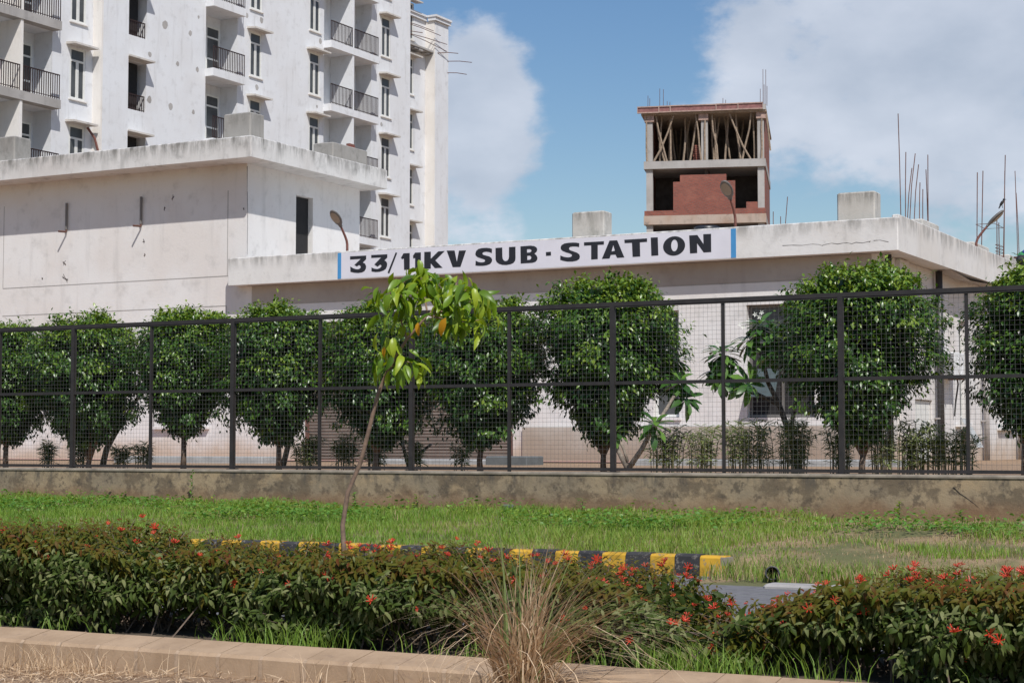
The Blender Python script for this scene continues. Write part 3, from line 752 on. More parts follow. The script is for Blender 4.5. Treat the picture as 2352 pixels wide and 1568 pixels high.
for (dx, dy, zt, lx) in ((-.25, -.6, 8.35, .06), (-.25, -.15, 8.45, .1), (.18, -.2, 7.15, .02), (.18, .1, 7.1, .0), (.2, .35, 8.9, .12), (.2, .45, 8.5, .08)):
    MB().tube([(-10.6 + dx, 46.2 + dy, 5.46), (-10.6 + dx + lx, 46.2 + dy, zt)], .013, 5).build('rod', M['rust'], cage)
for z in [5.9 + .085 * k for k in range(8)] + [7.0]:
    w = (-.25, -.6) if z > 6.9 else (.15, -.2)
    MB().tube([(-10.6 + w[0], 46.2 + w[1], z), (-10.38, 46.2 + w[1], z), (-10.38, 46.65, z), (-10.6 + w[0], 46.65, z), (-10.6 + w[0], 46.2 + w[1], z)], .008, 4).build('tie', M['rust'], cage)
stub(-10.95, -10.35, 47.2, 48.6, 5.46, 6.36, 'stub', 'low stained column stub nearest the right edge of the picture',
     [(.4, 1.9, 8.9, -.1, .3), (.4, 2.1, 8.3, -.1, .2)])
stub(-27.4, -26.55, 35.6, 36.2, 8.95, 9.68, 'stub_up', 'grey cement column stub on the corner of the raised block')
stub(-27.0, -26.35, 39.0, 40.7, 8.95, 9.42, 'stub_up', 'grey cement column stub with bricks on the right edge of the raised block')
stub(-36.2, -34.43, 35.55, 36.2, 8.95, 9.72, 'stub_up', 'grey cement column stub at the left edge of the picture')
for i, (x, y, z, lab) in enumerate([(-26.75, 39.75, 9.42, 'lower'), (-26.62, 40.3, 9.42, 'right-hand'), (-26.65, 40.3, 9.50, 'topmost')]):
    tag(MB().cbox(x - .06, x + .06, y - .13, y + .13, z - .005, z + .075, .008).build('loose_brick', M['brick']), '%s loose red brick left on the grey roof stub' % lab, 'brick', 'loose bricks on the stub')

# roof lamps
def lamp(base, out, label):
    out = Vector(out); base = Vector(base)
    o = thing('roof_lamp', base, label, 'lamp', 'street lamps on the roof edge')
    P = lambda a, h: base + out * a + Vector((0, 0, h))
    MB().tube([P(0, -.35), P(0, .18), P(.03, .28), P(.10, .38), P(.22, .52), P(.30, .61)], [.032, .032, .031, .03, .028, .027], 8).build('arm', M['rustpole'], o, True)
    d = (out * .62 + Vector((0, 0, .56))).normalized(); x = d.cross(Vector((0, 0, 1))).normalized(); n = x.cross(d)
    c = P(.28, .585)
    def head(off, sc, zsc):
        mb = MB(); vs = []; fs = []; prof = [(0, .045, .045), (.06, .055, .05), (.12, .10, .06), (.22, .135, .065), (.34, .14, .06), (.44, .11, .05), (.51, .06, .035), (.53, .01, .015)]
        k = 12
        for t, w, h in prof:
            for i in range(k):
                a = 2 * math.pi * i / k
                vs.append(c + d * t + x * (w * sc * math.cos(a)) + n * (h * zsc * math.sin(a) * (1 if math.sin(a) > 0 else .5) + off))
        for i in range(len(prof) - 1):
            for j in range(k):
                q = (j + 1) % k; fs.append((i * k + j, i * k + q, (i + 1) * k + q, (i + 1) * k + j))
        fs.append(tuple(range(k))); fs.append(tuple(range((len(prof) - 1) * k, len(prof) * k)))
        return mb.add(vs, fs)
    hd = head(0, 1, 1).build('lamp_head', M['lamp_body'], o, True)
    lens = MB(); e = ell(.31, 0, .17, .11, 20)
    lens.add([c + d * a + x * b - n * (.036 if (a - .31) ** 2 < .02 else .030) for a, b in e], [tuple(range(20))]).build('lens', M['lamp_lens'], hd)
    return o
lamp((-23.72, 35.75, 6.0), (0, -1, 0), 'roof lamp on a curved red arm left of the sign')
lamp((-13.68, 35.75, 6.0), (0, -1, 0), 'roof lamp on a curved arm in front of the brick tower')
L3 = lamp((-10.25, 43.1, 6.05), (1, 0, 0), 'roof lamp leaning out over the side wall with a bird on it')
bt = Vector((-9.62, 43.1, 7.07))
bd = thing('bird', bt, 'small dark bird perched on the tip of the side roof lamp', 'bird')
def blob(mb, c, ax, r):
    n, m = 10, 7; vs, fs = [], []
    ax = Vector(ax).normalized(); e = ax.cross(Vector((0, 1, .01))).normalized(); g = ax.cross(e)
    for i in range(m):
        t = math.pi * i / (m - 1)
        for k in range(n):
            w = 2 * math.pi * k / n
            vs.append(Vector(c) + ax * (-math.cos(t) * r[0]) + (e * math.cos(w) + g * math.sin(w)) * (math.sin(t) * r[1] + 1e-4))
    for i in range(m - 1):
        for k in range(n):
            q = (k + 1) % n; fs.append((i * n + k, i * n + q, (i + 1) * n + q, (i + 1) * n + k))
    return mb.add(vs, fs)
mb = MB(); blob(mb, bt + Vector((0, 0, .10)), (.55, 0, .8), (.085, .038)); blob(mb, bt + Vector((.055, 0, .185)), (1, 0, .2), (.034, .028))
mb.tube([bt + Vector((.08, 0, .185)), bt + Vector((.115, 0, .178))], [.009, .002], 5)
mb.tube([bt + Vector((-.03, 0, .05)), bt + Vector((-.075, 0, -.03))], [.022, .012], 6)
mb.tube([bt + Vector((.01, .012, .05)), bt + Vector((.015, .012, -.02))], .005, 4); mb.tube([bt + Vector((.01, -.012, .05)), bt + Vector((.015, -.012, -.02))], .005, 4)
mb.build('bird_body', M['bird'], bd, True)

# air conditioner on brackets on the side wall
ac = thing('air_conditioner', (-10.3, 41.6, 2.86), 'white outdoor air conditioner unit on brackets on the side wall', 'air conditioner')
MB().cbox(-10.50, -10.22, 40.72, 41.62, 2.9, 3.46, .015).build('casing', M['ac'], ac)
MB().box(-10.475, -10.245, 40.714, 40.7195, 2.94, 3.42).build('grille_opening', M['dark'], ac)
for k in range(13):
    MB().box(-10.48, -10.24, 40.702, 40.713, 2.945 + k * .0365, 2.957 + k * .0365).build('louvre', M['ac'], ac)
fanM = Matrix.Translation((-10.217, 41.2, 3.18)) @ Matrix.Rotation(math.pi / 2, 4, 'Y')
MB().lathe([(.02, .0), (.21, .0), (.22, .006), (.22, -.004)], 24, fanM).build('fan_grille', M['ac'], ac)
MB().box(XE + .01, -10.2, 40.85, 40.89, 2.84, 2.895).build('bracket', M['rust'], ac)
MB().box(XE + .01, -10.2, 41.5, 41.54, 2.84, 2.895).build('bracket', M['rust'], ac)
MB().tube([(-10.4, 41.6, 2.95), (-10.42, 41.8, 2.75), (-10.5, 41.85, 2.3), (-10.54, 41.9, 2.0)], .02, 6).build('hose', M['pipe_black'], ac)

# bundle lying at the far right on the parapet
bn = thing('cloth_bundle', (-10.0, 47.5, 6.1), 'green and blue bundle with a brown band lying on the roof edge', 'bundle')
mb = MB(); blob(mb, (-9.98, 47.55, 6.27), (.3, 1, .05), (.40, .21)); mb.build('green_cloth', M['cloth_green'], bn, True)
mb = MB(); blob(mb, (-9.90, 47.55, 6.36), (.3, 1, -.1), (.33, .16)); mb.build('blue_cloth', M['cloth_blue'], bn, True)
mb = MB(); blob(mb, (-9.98, 47.5, 6.20), (.3, 1, 0), (.44, .2)); mb.build('dark_cloth', M['cloth_dark'], bn, True)
MB().cbox(-10.25, -9.7, 47.2, 47.85, 6.25, 6.29, .01).build('band', M['rust'], bn)

# black water tank on the roof
tk = thing('water_tank', (-15.4, 38.4, 5.46), 'black plastic water tank lid showing above the sign', 'water tank')
T = Matrix.Translation((-15.4, 38.4, 0))
MB().lathe([(.62, 5.47), (.62, 5.9), (.66, 5.93), (.62, 5.97), (.61, 6.12), (.50, 6.24), (.30, 6.31), (.24, 6.32)], 28, T).build('tank_body', M['tank'], tk, True)
MB().lathe([(.30, 6.31), (.31, 6.40), (.26, 6.42), (.0, 6.43)], 24, T).build('tank_lid', M['tank'], tk, True)

# ------------------------------------------------------------------ white apartment block
AB = thing('apartment_block', (-52, 60, .93), 'tall white unfinished apartment block with balconies and narrow windows', 'building')
XA = -47.0; FH = 3.03
HEAD = [13.70 + FH * k for k in range(-3, 5)]
SLB = [14.08 + FH * k for k in range(-4, 5)]          # underside of each balcony slab
WIN = [(51.42, 52.3), (62.93, 63.8), (67.54, 68.4), (73.80, 74.62)]
LOG = [(46.2, 50.44, 48.42), (59.8, 62.02, None), (68.75, 72.9, 70.69)]
ST = (54.42, 55.92)
holesA, holesC = [], []
for (a, b) in WIN:
    for h in HEAD: (holesA if b < 53 else holesC).append((a, b, h - 2.03, h, .14))
for (a, b, m_) in LOG:
    for s in SLB[:-1]: (holesA if b < 53 else holesC).append((a, b, s + .35, s + FH - .005, .92))
for h in HEAD: holesC.append((ST[0], ST[1], h - 2.0 + .15, h + .14, 2.2))
TOP = 27.6
wall_holes(MB(), 'X', XA, 41.0, 52.72, .8, TOP, holesA).build('wall', M['tall'], AB)
wall_holes(MB(), 'X', XA, 54.0, 76.58, .8, TOP, holesC).build('wall', M['tall'], AB)
MB().box(-50, -46.55, 52.80, 54.30, .8, TOP).build('pier', M['tall'], AB)
MB().box(-47.6, -46.552, 52.71, 52.798, .8, TOP).build('pier_return', M['tall_warm'], AB)
MB().box(-62, -49.4, 41.0, 76.3, .8, TOP - .1).build('core', M['tall'], AB)
MB().box(-60, XA - .001, 40.9, 40.99, .8, TOP).build('end_wall', M['tall_warm'], AB)
MB().box(-60, XA - .001, 76.5, 76.58, .8, TOP).build('end_wall', M['tall_warm'], AB)
MB().box(-60, XA + .05, 40.9, 76.6, TOP, TOP + .12).build('roof', M['concrete'], AB)
# wing set back beyond the main block
wh = [(80.75, 81.65, h - 2.03, h, .14) for h in [x - .35 for x in HEAD]]
wall_holes(MB(), 'X', -49.9, 76.6, 82.9, .8, 24.75, wh).build('wing_wall', M['tall'], AB)
MB().box(-56, -49.32, 82.9, 82.97, .8, 24.75).build('wing_return', M['tall_warm'], AB)
MB().box(-56, -49.3, 82.972, 84.4, .8, 24.75).build('wing_pier', M['tall'], AB)
MB().box(-56, -49.95, 76.6, 82.9, 24.6, 24.75).build('wing_roof', M['concrete'], AB)
for (x1, y0, y1) in ((-49.78, 76.6, 82.9), (-49.18, 82.8, 84.5)):
    MB().box(x1 - .5, x1, y0, y1, 24.76, 24.95).box(x1 - .5, x1 + .07, y0 - .05, y1, 24.95, 25.06).build('cornice', M['tall'], AB)
MB().box(-49.9, -49.35, 76.6, 82.88, 22.95, 23.05).build('broken_slab', M['concrete'], AB)
mb = MB()
for k in range(14):
    y = 76.7 + k * .47; mb.box(-49.86, -49.45 + rng.uniform(-.06, .1), y, y + .4, 22.8 + rng.uniform(0, .1), 22.949)
mb.build('broken_edge', M['concrete'], AB)
for (p, q) in [((-49.7, 79.9, 24.2), (-49.2, 82.6, 24.1)), ((-49.7, 79.9, 24.15), (-49.1, 83.2, 23.95)), ((-49.6, 79.9, 23.55), (-49.1, 83.9, 23.6)), ((-49.6, 80.2, 23.6), (-49.1, 83.9, 23.2)), ((-49.7, 79.9, 23.6), (-49.3, 81.6, 23.8)),
               ((-49.3, 84.3, 22.75), (-48.7, 86.0, 22.95)), ((-49.3, 84.3, 22.1), (-48.8, 85.6, 22.2)), ((-49.3, 83.2, 23.0), (-48.9, 84.8, 23.25))]:
    MB().tube([p, ((p[0] + q[0]) / 2, (p[1] + q[1]) / 2, (p[2] + q[2]) / 2 + .04), q], .02, 4).build('bent_rebar', M['rust'], AB)

# windows (frame with three panes), doors, shades, rails: shared meshes
def X_frame(w, h, tz):
    return frame_yz(MB(), 'X', 0, 0, w, 0, h, .09, .03, ((w / 2 - .035, .09, tz - .04), (w / 2 + .035, .09, tz - .04)), (tz,)).mesh('window')
def pane_mesh(w, h):
    me = MB().box(-.004, .004, 0, w, 0, h).mesh('pane'); me.materials.append(M['glass']); return me
WM = X_frame(.87, 2.03, 1.52); WM.materials.append(M['frame_white'])
PT, PL = pane_mesh(.72, .38), pane_mesh(.29, 1.42)
shade = MB().add([(0, -.22, 0), (.48, -.22, -.03), (.48, 1.12, -.03), (0, 1.12, 0), (0, -.22, .09), (.48, -.22, .045), (.48, 1.12, .045), (0, 1.12, .09)],
                 [(0, 3, 2, 1), (4, 5, 6, 7), (0, 1, 5, 4), (1, 2, 6, 5), (2, 3, 7, 6)]).mesh('sun_shade'); shade.materials.append(M['shade'])
sill = MB().box(0, .07, -.06, .95, -.05, -.003).mesh('sill'); sill.materials.append(M['tall_warm'])
def window(x, y, zh):
    W = Matrix.Translation((x - .045, y + .005, zh - 2.03))
    w = link('window', WM, AB, None, W)
    link('pane', PT, w, None, W @ Matrix.Translation((0, .075, 1.56)))
    link('pane', PL, w, None, W @ Matrix.Translation((0, .075, .07)))
    link('pane', PL, w, None, W @ Matrix.Translation((0, .505, .07)))
    link('sill', sill, w, None, Matrix.Translation((x, y, zh - 2.03)))
    link('sun_shade', shade, AB, None, Matrix.Translation((x, y, zh + .06)))
for (a, b) in WIN:
    for h in HEAD: window(XA, a, h)
for h in HEAD: window(-49.9, 80.76, h - .35)
sshade = MB().box(0, .5, -.1, 1.5, 0, .07).mesh('sun_shade'); sshade.materials.append(M['shade'])
def rail_mesh(y0, y1, h=.92, sp=.115):
    mb = MB(); n = max(2, int((y1 - y0) / sp))
    for k in range(n + 1):
        y = y0 + (y1 - y0) * k / n; mb.box(-.013, .013, y - .013, y + .013, .0, h)
    mb.box(-.02, .02, y0 - .01, y1 + .01, h, h + .04); mb.box(-.012, .012, y0, y1, .05, .075)
    me = mb.mesh('railing'); me.materials.append(M['rail']); return me
st_rail = rail_mesh(0, ST[1] - ST[0] - .04, .62, .12)
for h in HEAD:
    link('sun_shade', sshade, AB, None, Matrix.Translation((XA, ST[0] - .02, h + .15)))
    link('stair_railing', st_rail, AB, None, Matrix.Translation((XA - .08, ST[0] + .02, h - 1.84)))
    MB().box(XA - 2.15, XA - .3, ST[0] + .01, ST[1] - .2, h - 1.84, h + .12).build('stair_void', M['dark'], AB)
doorF = frame_yz(MB(), 'X', 0, 0, .95, 0, 2.2, .08, .03, (), (1.7, .75)).mesh('balcony_door'); doorF.materials.append(M['frame_white'])
dP = MB().box(-.004, .004, 0, .79, 0, 2.04).mesh('pane'); dP.materials.append(M['glass'])
for li, (a, b, m_) in enumerate(LOG):
    bays = [(a, m_ - .07), (m_ + .07, b)] if m_ else [(a, b)]
    smat = M['concrete'] if li == 0 else M['tall']
    rails = [rail_mesh(0, q - p - .06 + (.0 if m_ and i == 0 else .02)) for i, (p, q) in enumerate(bays)]
    for s in SLB[:-1]:
        sl = MB().box(XA + .002, XA + .44, a - .02, b + .04, s, s + .34).build('balcony_slab', smat, AB)
        if m_:
            MB().box(XA - .91, XA + .40, m_ - .065, m_ + .065, s + .345, s + FH - .002).build('partition', M['tall'] if li else M['tall_warm'], AB)
        for i, (p, q) in enumerate(bays):
            link('railing', rails[i], AB, None, Matrix.Translation((XA + .40, p + .03, s + .35)))
            y = q - 1.12
            if li == 2 and i == 0:
                for k in range(3): MB().tube([(XA - .80 + .08 * k, p + .12 + .14 * k, s + .36), (XA - .80 + .08 * k, p + .12 + .14 * k, s + FH - .01)], .05, 8).build('drain_pipe', M['pipe_grey'], AB)
            else:
                W = Matrix.Translation((XA - .88, max(p + .05, y), s + .37)); dd = link('balcony_door', doorF, AB, None, W)
                link('pane', dP, dd, None, W @ Matrix.Translation((0, .08, .08)))
# cement patches where scaffold holes were filled
for (x, y, r) in [(379, 57, .20), (437, 77, .12), (344, 125, .13), (408, 147, .11), (453, 160, .12), (392, 245, .15), (444, 258, .11), (343, 229, .17), (456, 40, .08), (567, 36, .12), (601, 47, .14), (590, 201, .13), (593, 318, .1), (736, 95, .14), (760, 112, .07), (869, 143, .12), (876, 286, .12), (728, 245, .08)]:
    p = atX(x, y, XA); k = 9
    MB().add([(XA + .004, p[1] + r * (1 + .3 * rng.randn() * .5) * math.cos(2 * math.pi * i / k) * .9, p[2] + r * (1 + .2 * rng.randn() * .5) * math.sin(2 * math.pi * i / k)) for i in range(k)], [tuple(range(k))]).build('cement_patch', M['concrete'], AB)
MB().tube([(XA + .1, 52.35, 13.70), (XA + .3, 52.55, 13.3), (XA + .38, 52.75, 12.6), (XA + .38, 52.75, 9.0)], .05, 7).build('drain_pipe', M['rustpole'], AB)

# ------------------------------------------------------------------ brick tower under construction
BT_A = math.radians(18.2)
c0 = ray(1487, 1000); c0 = c0 * (97.0 / c0.dot(FWD))
BTM = Matrix.Translation((c0[0], c0[1], .93)) @ Matrix.Rotation(BT_A, 4, 'Z')
TW = thing('brick_tower', (c0[0], c0[1], .93), 'narrow unfinished brick and concrete tower with wooden props under its top slab', 'building')
def tb(name, mat, *boxes):
    mb = MB()
    for b in boxes: mb.box(*b)
    return mb.build(name, M[mat], TW, world=BTM)
W6, D6 = 6.55, 9.0
S1, S2, S3 = 12.6, 15.65, 18.75          # undersides of slabs above local ground
for z0, z1 in ((0, 12.6), (S1 + .55, S2), (S2 + .45, S3)):
    for x in (0.0, 3.05, W6 - .42):
        if x == 3.05 and z0 < 15: continue
        tb('column', 'concrete', (x, x + .36, .0, .36, z0, z1))
    for x in (0.0, W6 - .4):
        tb('column', 'concrete', (x, x + .36, D6 - .4, D6, z0, z1))
tb('floor_slab', 'concrete', (-.12, W6 + .02, -.15, D6, S2, S2 + .42))
tb('floor_slab', 'concrete', (-.12, W6 + .02, -.15, D6, S1, S1 + .42))
tb('floor_slab', 'concrete', (-.12, W6 + .02, -.15, D6, S1 - 3.2, S1 - 2.8))
for z0, z1 in ((S1 + .42, S2), (S2 + .42, S3 - .1), (S1 - 2.8, S1)):
    if z0 < 15: tb('back_wall', 'gloom', (.2, W6 - .2, 3.4, 3.6, z0, z1)); tb('added_cross_wall', 'gloom', (3.2, 3.4, .5, 3.4, z0, z1))  # back wall set close and cross wall added to darken this floor
    tb('side_wall', 'brick', (W6 - .2, W6 - .02, .4, D6 - .42, z0, z1 - (0 if z0 < 15 else 0)))
    tb('side_wall', 'brick', (.02, .2, .4, D6 - .42, z0, z1))
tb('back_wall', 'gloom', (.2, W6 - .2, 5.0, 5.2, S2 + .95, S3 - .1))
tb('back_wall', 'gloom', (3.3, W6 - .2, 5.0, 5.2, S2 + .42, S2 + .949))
tb('added_cross_wall', 'gloom', (3.1, 3.3, 2.6, 4.99, S2 + .42, S3 - .1))  # added partition, keeps the open floor dark
# stepped brick infill on the front
tb('brick_infill', 'brick', (1.5, 4.9, -.12, .1, S1 + .45, S2 - .75))
tb('brick_infill', 'brick', (1.88, 4.42, -.12, .1, S2 - .749, S2 - .38))
tb('brick_infill', 'brick', (-.1, 1.499, -.14, .09, S1 + .45, S1 + .72))
tb('brick_infill', 'brick', (4.901, W6, -.14, .09, S1 + .45, S1 + .75))
tb('brick_infill', 'brick', (5.5, W6 - .43, -.13, .09, S1 + .751, S1 + 1.1))
tb('brick_infill', 'brick', (1.6, 4.9, -.1, .1, S1 - 2.79, S1 - .4))
tb('beam', 'beamstain', (-.13, W6 + .03, -.17, .2, S1 - .05, S1 + .44))
# formwork of the top slab
tb('formwork', 'wood', (-.25, W6 + .1, -.2, D6, S3 - .1, S3))
for i, (x0, x1, z) in enumerate(((-.45, .75, .0), (.75, 1.38, .01), (1.38, 3.9, .02), (3.9, 5.1, .03), (5.1, 6.45, .04))):
    tb('edge_shutter', 'formwork', (x0 + .03, x1 - .03, -.33, -.28, S3 + z + .04, S3 + z + .30))
    tb('shutter_rim', 'formrim', (x0, x1, -.38, -.28, S3 + z - .02, S3 + z + .04), (x0, x1, -.38, -.28, S3 + z + .30, S3 + z + .36), (x0, x0 + .03, -.38, -.28, S3 + z + .04, S3 + z + .30), (x1 - .03, x1, -.38, -.28, S3 + z + .04, S3 + z + .30))
tb('top_slab', 'concrete', (-.2, W6 + .05, -.27, D6, S3 + .005, S3 + .3))
for x in (.0, 3.0, W6 - .4): tb('beam_bracket', 'formrim', (x - .08, x + .45, -.1, .4, S3 - .45, S3 - .1))
zt, zb = S3 - .1, S2 + .42
front = [((.55, 1.15), (0.02, -.02)), ((1.55, .42), (0, 0)), ((2.75, 3.05), (.02, .0)), ((2.8, 2.4), (.3, .3)), ((3.3, 3.25), (-.06, -.06)), ((3.65, 3.95), (.0, .0)), ((4.6, 5.75), (0, 0)), ((5.8, 5.3), (.05, .05)), ((1.35, 1.35), (.3, .2)), ((.85, .75), (.4, .4)), ((.5, 1.0), (.6, .5)), ((6.4, 6.35), (-.05, -.05)), ((.03, .05), (-.08, -.08)), ((4.95, 5.2), (.3, .3)), ((5.9, 5.95), (.4, .4)), ((6.2, 6.3), (.6, .6)), ((4.5, 4.3), (.8, .8)), ((3.75, 3.85), (.5, .5)), ((2.1, 2.0), (.9, .7)), ((2.35, 1.95), (1.3, 1.1))]
for (xa, xb), (ya, yb) in front:
    j = rng.uniform(-.07, .07, 4)
    MB().tube([(xa, ya, zt), (xa + (xb - xa) * .3 + j[0], ya, zt - .9), (xa + (xb - xa) * .65 + j[1], yb + .02, zt - 1.8), (xb, yb, zb)], [.045, .05, .055, .06], 6).build('prop_pole', M['wood'], TW, world=BTM)
for k in range(26):
    x, y = rng.uniform(.4, 6.1), rng.uniform(1.0, 4.6); dx = rng.uniform(-.4, .4)
    MB().tube([(x, y, zt), (x + dx * .5 + rng.uniform(-.06, .06), y, (zt + zb) / 2), (x + dx, y, zb)], .05, 5).build('prop_pole', M['wood'], TW, world=BTM)
for k in range(9):
    tb('brick_stack', 'brick', (2.55 + .02 * (k % 3), 2.95 - .03 * (k % 2), .6, .85, zb + .11 * k, zb + .11 * k + .095))
for (x, y, h) in ((.1, .1, .75), (.2, .1, .6), (.75, .2, 1.15), (.95, .2, 1.1), (1.15, .3, .45), (1.3, .3, .4), (4.2, 1, .65), (4.35, 1, .55), (6.3, .0, .9), (6.45, .1, 2.0), (6.6, .2, 2.0), (6.5, .3, 1.2), (6.66, .3, 1.1)):
    MB().tube([(x, y, S3 + .3), (x + .01, y, S3 + .3 + h)], .014, 4).build('rebar', M['rust'], TW, world=BTM)
MB().tube([(W6 + .05, .1, S3), (W6 + .15, .15, S3 - .9), (W6 + .28, .2, S3 - 2.2)], .05, 6).build('hanging_pole', M['wood'], TW, world=BTM)
# lone rods on a roof behind
for (x, y0, y1, lean) in ((1776, 522, 486, 0), (1793, 522, 497, 0), (1803, 522, 452, 6)):
    p = atY(x, y0 + 6, 48); q = atY(x + lean, y1, 48)
    tag(MB().tube([p - np.array([0, 0, 3.8]), p, q], .012, 4).build('rebar_rod', M['rust']), {1776: 'leftmost of three thin rods right of the brick tower', 1793: 'shortest thin rod right of the brick tower', 1803: 'tallest leaning thin rod right of the brick tower'}[x], 'rebar', 'lone rods above the roof')

# ------------------------------------------------------------------ clipped ficus trees behind the fence
FT = leaf_template(1, .52, .3, .28)
def ficus(idx, xt, xl, xr, ztop, zbot, label, bump_=None, forks=2):
    yb = 20.72 + rng.uniform(-.08, .08)
    base = np.array([xt, yb, .93]); cx = (xl + xr) / 2; R = (xr - xl) / 2; H = ztop - zbot
    T = thing('ficus_tree', base, label, 'tree', 'clipped ficus trees behind the fence')
    mb = MB()
    fz = zbot - .12 + rng.uniform(-.12, .05)
    p1 = np.array([xt + rng.uniform(-.03, .03), yb, fz])
    mb.tube([base, (base + p1) / 2 + np.array([rng.uniform(-.02, .02), 0, 0]), p1], [.048, .04, .036], 8)
    for k in range(forks + 2):
        a = 2 * math.pi * k / (forks + 2) + rng.uniform(0, 1)
        q = np.array([cx + R * .55 * math.cos(a), yb + R * .5 * math.sin(a), zbot + H * rng.uniform(.45, .75)])
        mid = p1 * .5 + q * .5 + np.array([.06 * math.cos(a), .05 * math.sin(a), -.06])
        mb.tube([p1 - np.array([0, 0, .02]), mid, q], [.032, .022, .008], 6)
    mb.build('trunk', M['bark'], T, True)
    pr_t = np.array([0, .08, .18, .32, .5, .68, .82, .93, 1.0]); pr_r = np.array([.12, .30, .54, .80, .97, 1.0, .92, .72, .36])
    R *= .94; nc = int(190 * (R * H) / .8 + 95)
    t = rng.uniform(0, 1, nc) ** .8; th = rng.uniform(0, 2 * math.pi, nc)
    wob = 1 + .11 * np.sin(2 * th + idx * 1.7 + 3 * t) + .09 * np.sin(4 * th + 2.3 * idx + 9 * t) + rng.normal(0, .07, nc)
    rr = np.interp(t, pr_t, pr_r) * wob * rng.choice([1.03, 1, .95, .86, .72], nc)
    C = np.stack([cx + R * rr * np.cos(th), yb + R * .92 * rr * np.sin(th), zbot + H * t * (1 + rng.normal(0, .02, nc))], -1)
    extra = []
    for (bx, bz, n) in (bump_ or []):
        for _ in range(n): extra.append([bx + rng.normal(0, .07), yb + rng.normal(0, .12), bz - abs(rng.normal(0, .10))])
    for _ in range(6):       # drooping outer sprigs
        a = rng.uniform(0, 2 * math.pi); extra.append([cx + R * 1.08 * math.cos(a), yb + R * math.sin(a), zbot + H * rng.uniform(.05, .35)])
    for _ in range(8):       # upright sprigs on top
        a = rng.uniform(0, 2 * math.pi); sx_, sy_ = cx + R * .75 * rng.rand() * math.cos(a), yb + R * .6 * rng.rand() * math.sin(a)
        for hh in (-.04, .03, .09): extra.append([sx_ + hh * rng.normal(0, .4), sy_, ztop + hh + rng.uniform(-.06, .03) - .35 * ((sx_ - cx) / R) ** 2])
    for _ in range(9):       # side sprigs
        a = rng.uniform(0, 2 * math.pi); extra.append([cx + R * 1.05 * math.cos(a), yb + R * math.sin(a), zbot + H * rng.uniform(.4, .85)])
    C = np.concatenate([C, np.array(extra)])
    per = 42
    P = np.repeat(C, per, 0); n = len(P)
    P = P + rng.normal(0, 1, (n, 3)) * np.array([.066, .066, .05]) * np.repeat(rng.uniform(.7, 1.25, len(C)), per)[:, None]
    ctr = np.array([cx, yb, zbot + H * .45])
    outd = unit(P - ctr)
    d = outd * .75 + np.array([0, 0, -.65]) + rng.normal(0, .5, (n, 3))
    up = outd * .6 + np.array([0, 0, .8]) + rng.normal(0, .3, (n, 3))
    size = rng.uniform(.05, .085, n)
    tone = np.clip(rng.normal(.40, .2, n) + np.repeat(rng.normal(0, .15, len(C)), per) + .10 * (P[:, 2] - ctr[2]) / H + .30 * np.clip((P[:, 2] - zbot) / H - .72, 0, .35) / .3 + .12 * (outd @ np.array([.4, -.5, .75])) + (.05 if idx > 5 else 0), 0, 1)  # sunlight painted into leaf colour: lighter at crown top and sun side
    # inner leaves, so that the crown is dense
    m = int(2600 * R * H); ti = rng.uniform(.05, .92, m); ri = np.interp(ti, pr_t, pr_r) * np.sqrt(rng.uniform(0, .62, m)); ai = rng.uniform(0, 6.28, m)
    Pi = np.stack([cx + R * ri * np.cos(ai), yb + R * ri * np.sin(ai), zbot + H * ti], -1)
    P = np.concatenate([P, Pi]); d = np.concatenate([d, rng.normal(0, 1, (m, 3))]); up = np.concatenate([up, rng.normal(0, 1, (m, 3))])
    size = np.concatenate([size, rng.uniform(.10, .16, m)]); tone = np.concatenate([tone, rng.uniform(.0, .18, m)])  # inner leaves darkened in colour, standing in for shade inside the crown
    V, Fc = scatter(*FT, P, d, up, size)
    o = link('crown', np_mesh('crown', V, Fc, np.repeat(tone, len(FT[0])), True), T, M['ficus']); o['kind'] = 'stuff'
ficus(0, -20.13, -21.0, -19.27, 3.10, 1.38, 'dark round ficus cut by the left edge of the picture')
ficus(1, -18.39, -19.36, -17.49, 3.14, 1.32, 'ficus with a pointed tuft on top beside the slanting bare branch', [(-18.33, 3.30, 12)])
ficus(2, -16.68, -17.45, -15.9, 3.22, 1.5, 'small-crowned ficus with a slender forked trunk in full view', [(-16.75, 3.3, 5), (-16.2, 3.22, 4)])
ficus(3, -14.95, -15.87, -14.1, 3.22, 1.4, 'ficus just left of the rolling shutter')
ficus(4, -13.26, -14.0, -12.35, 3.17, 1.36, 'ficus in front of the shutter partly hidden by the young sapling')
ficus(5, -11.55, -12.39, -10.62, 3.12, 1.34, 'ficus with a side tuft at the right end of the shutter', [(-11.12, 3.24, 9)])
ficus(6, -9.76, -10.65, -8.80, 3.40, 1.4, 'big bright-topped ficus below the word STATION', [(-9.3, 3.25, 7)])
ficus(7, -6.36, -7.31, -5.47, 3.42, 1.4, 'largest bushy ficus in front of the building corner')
ficus(8, -4.42, -5.0, -3.6, 3.25, 1.42, 'ficus cut by the right edge of the picture')

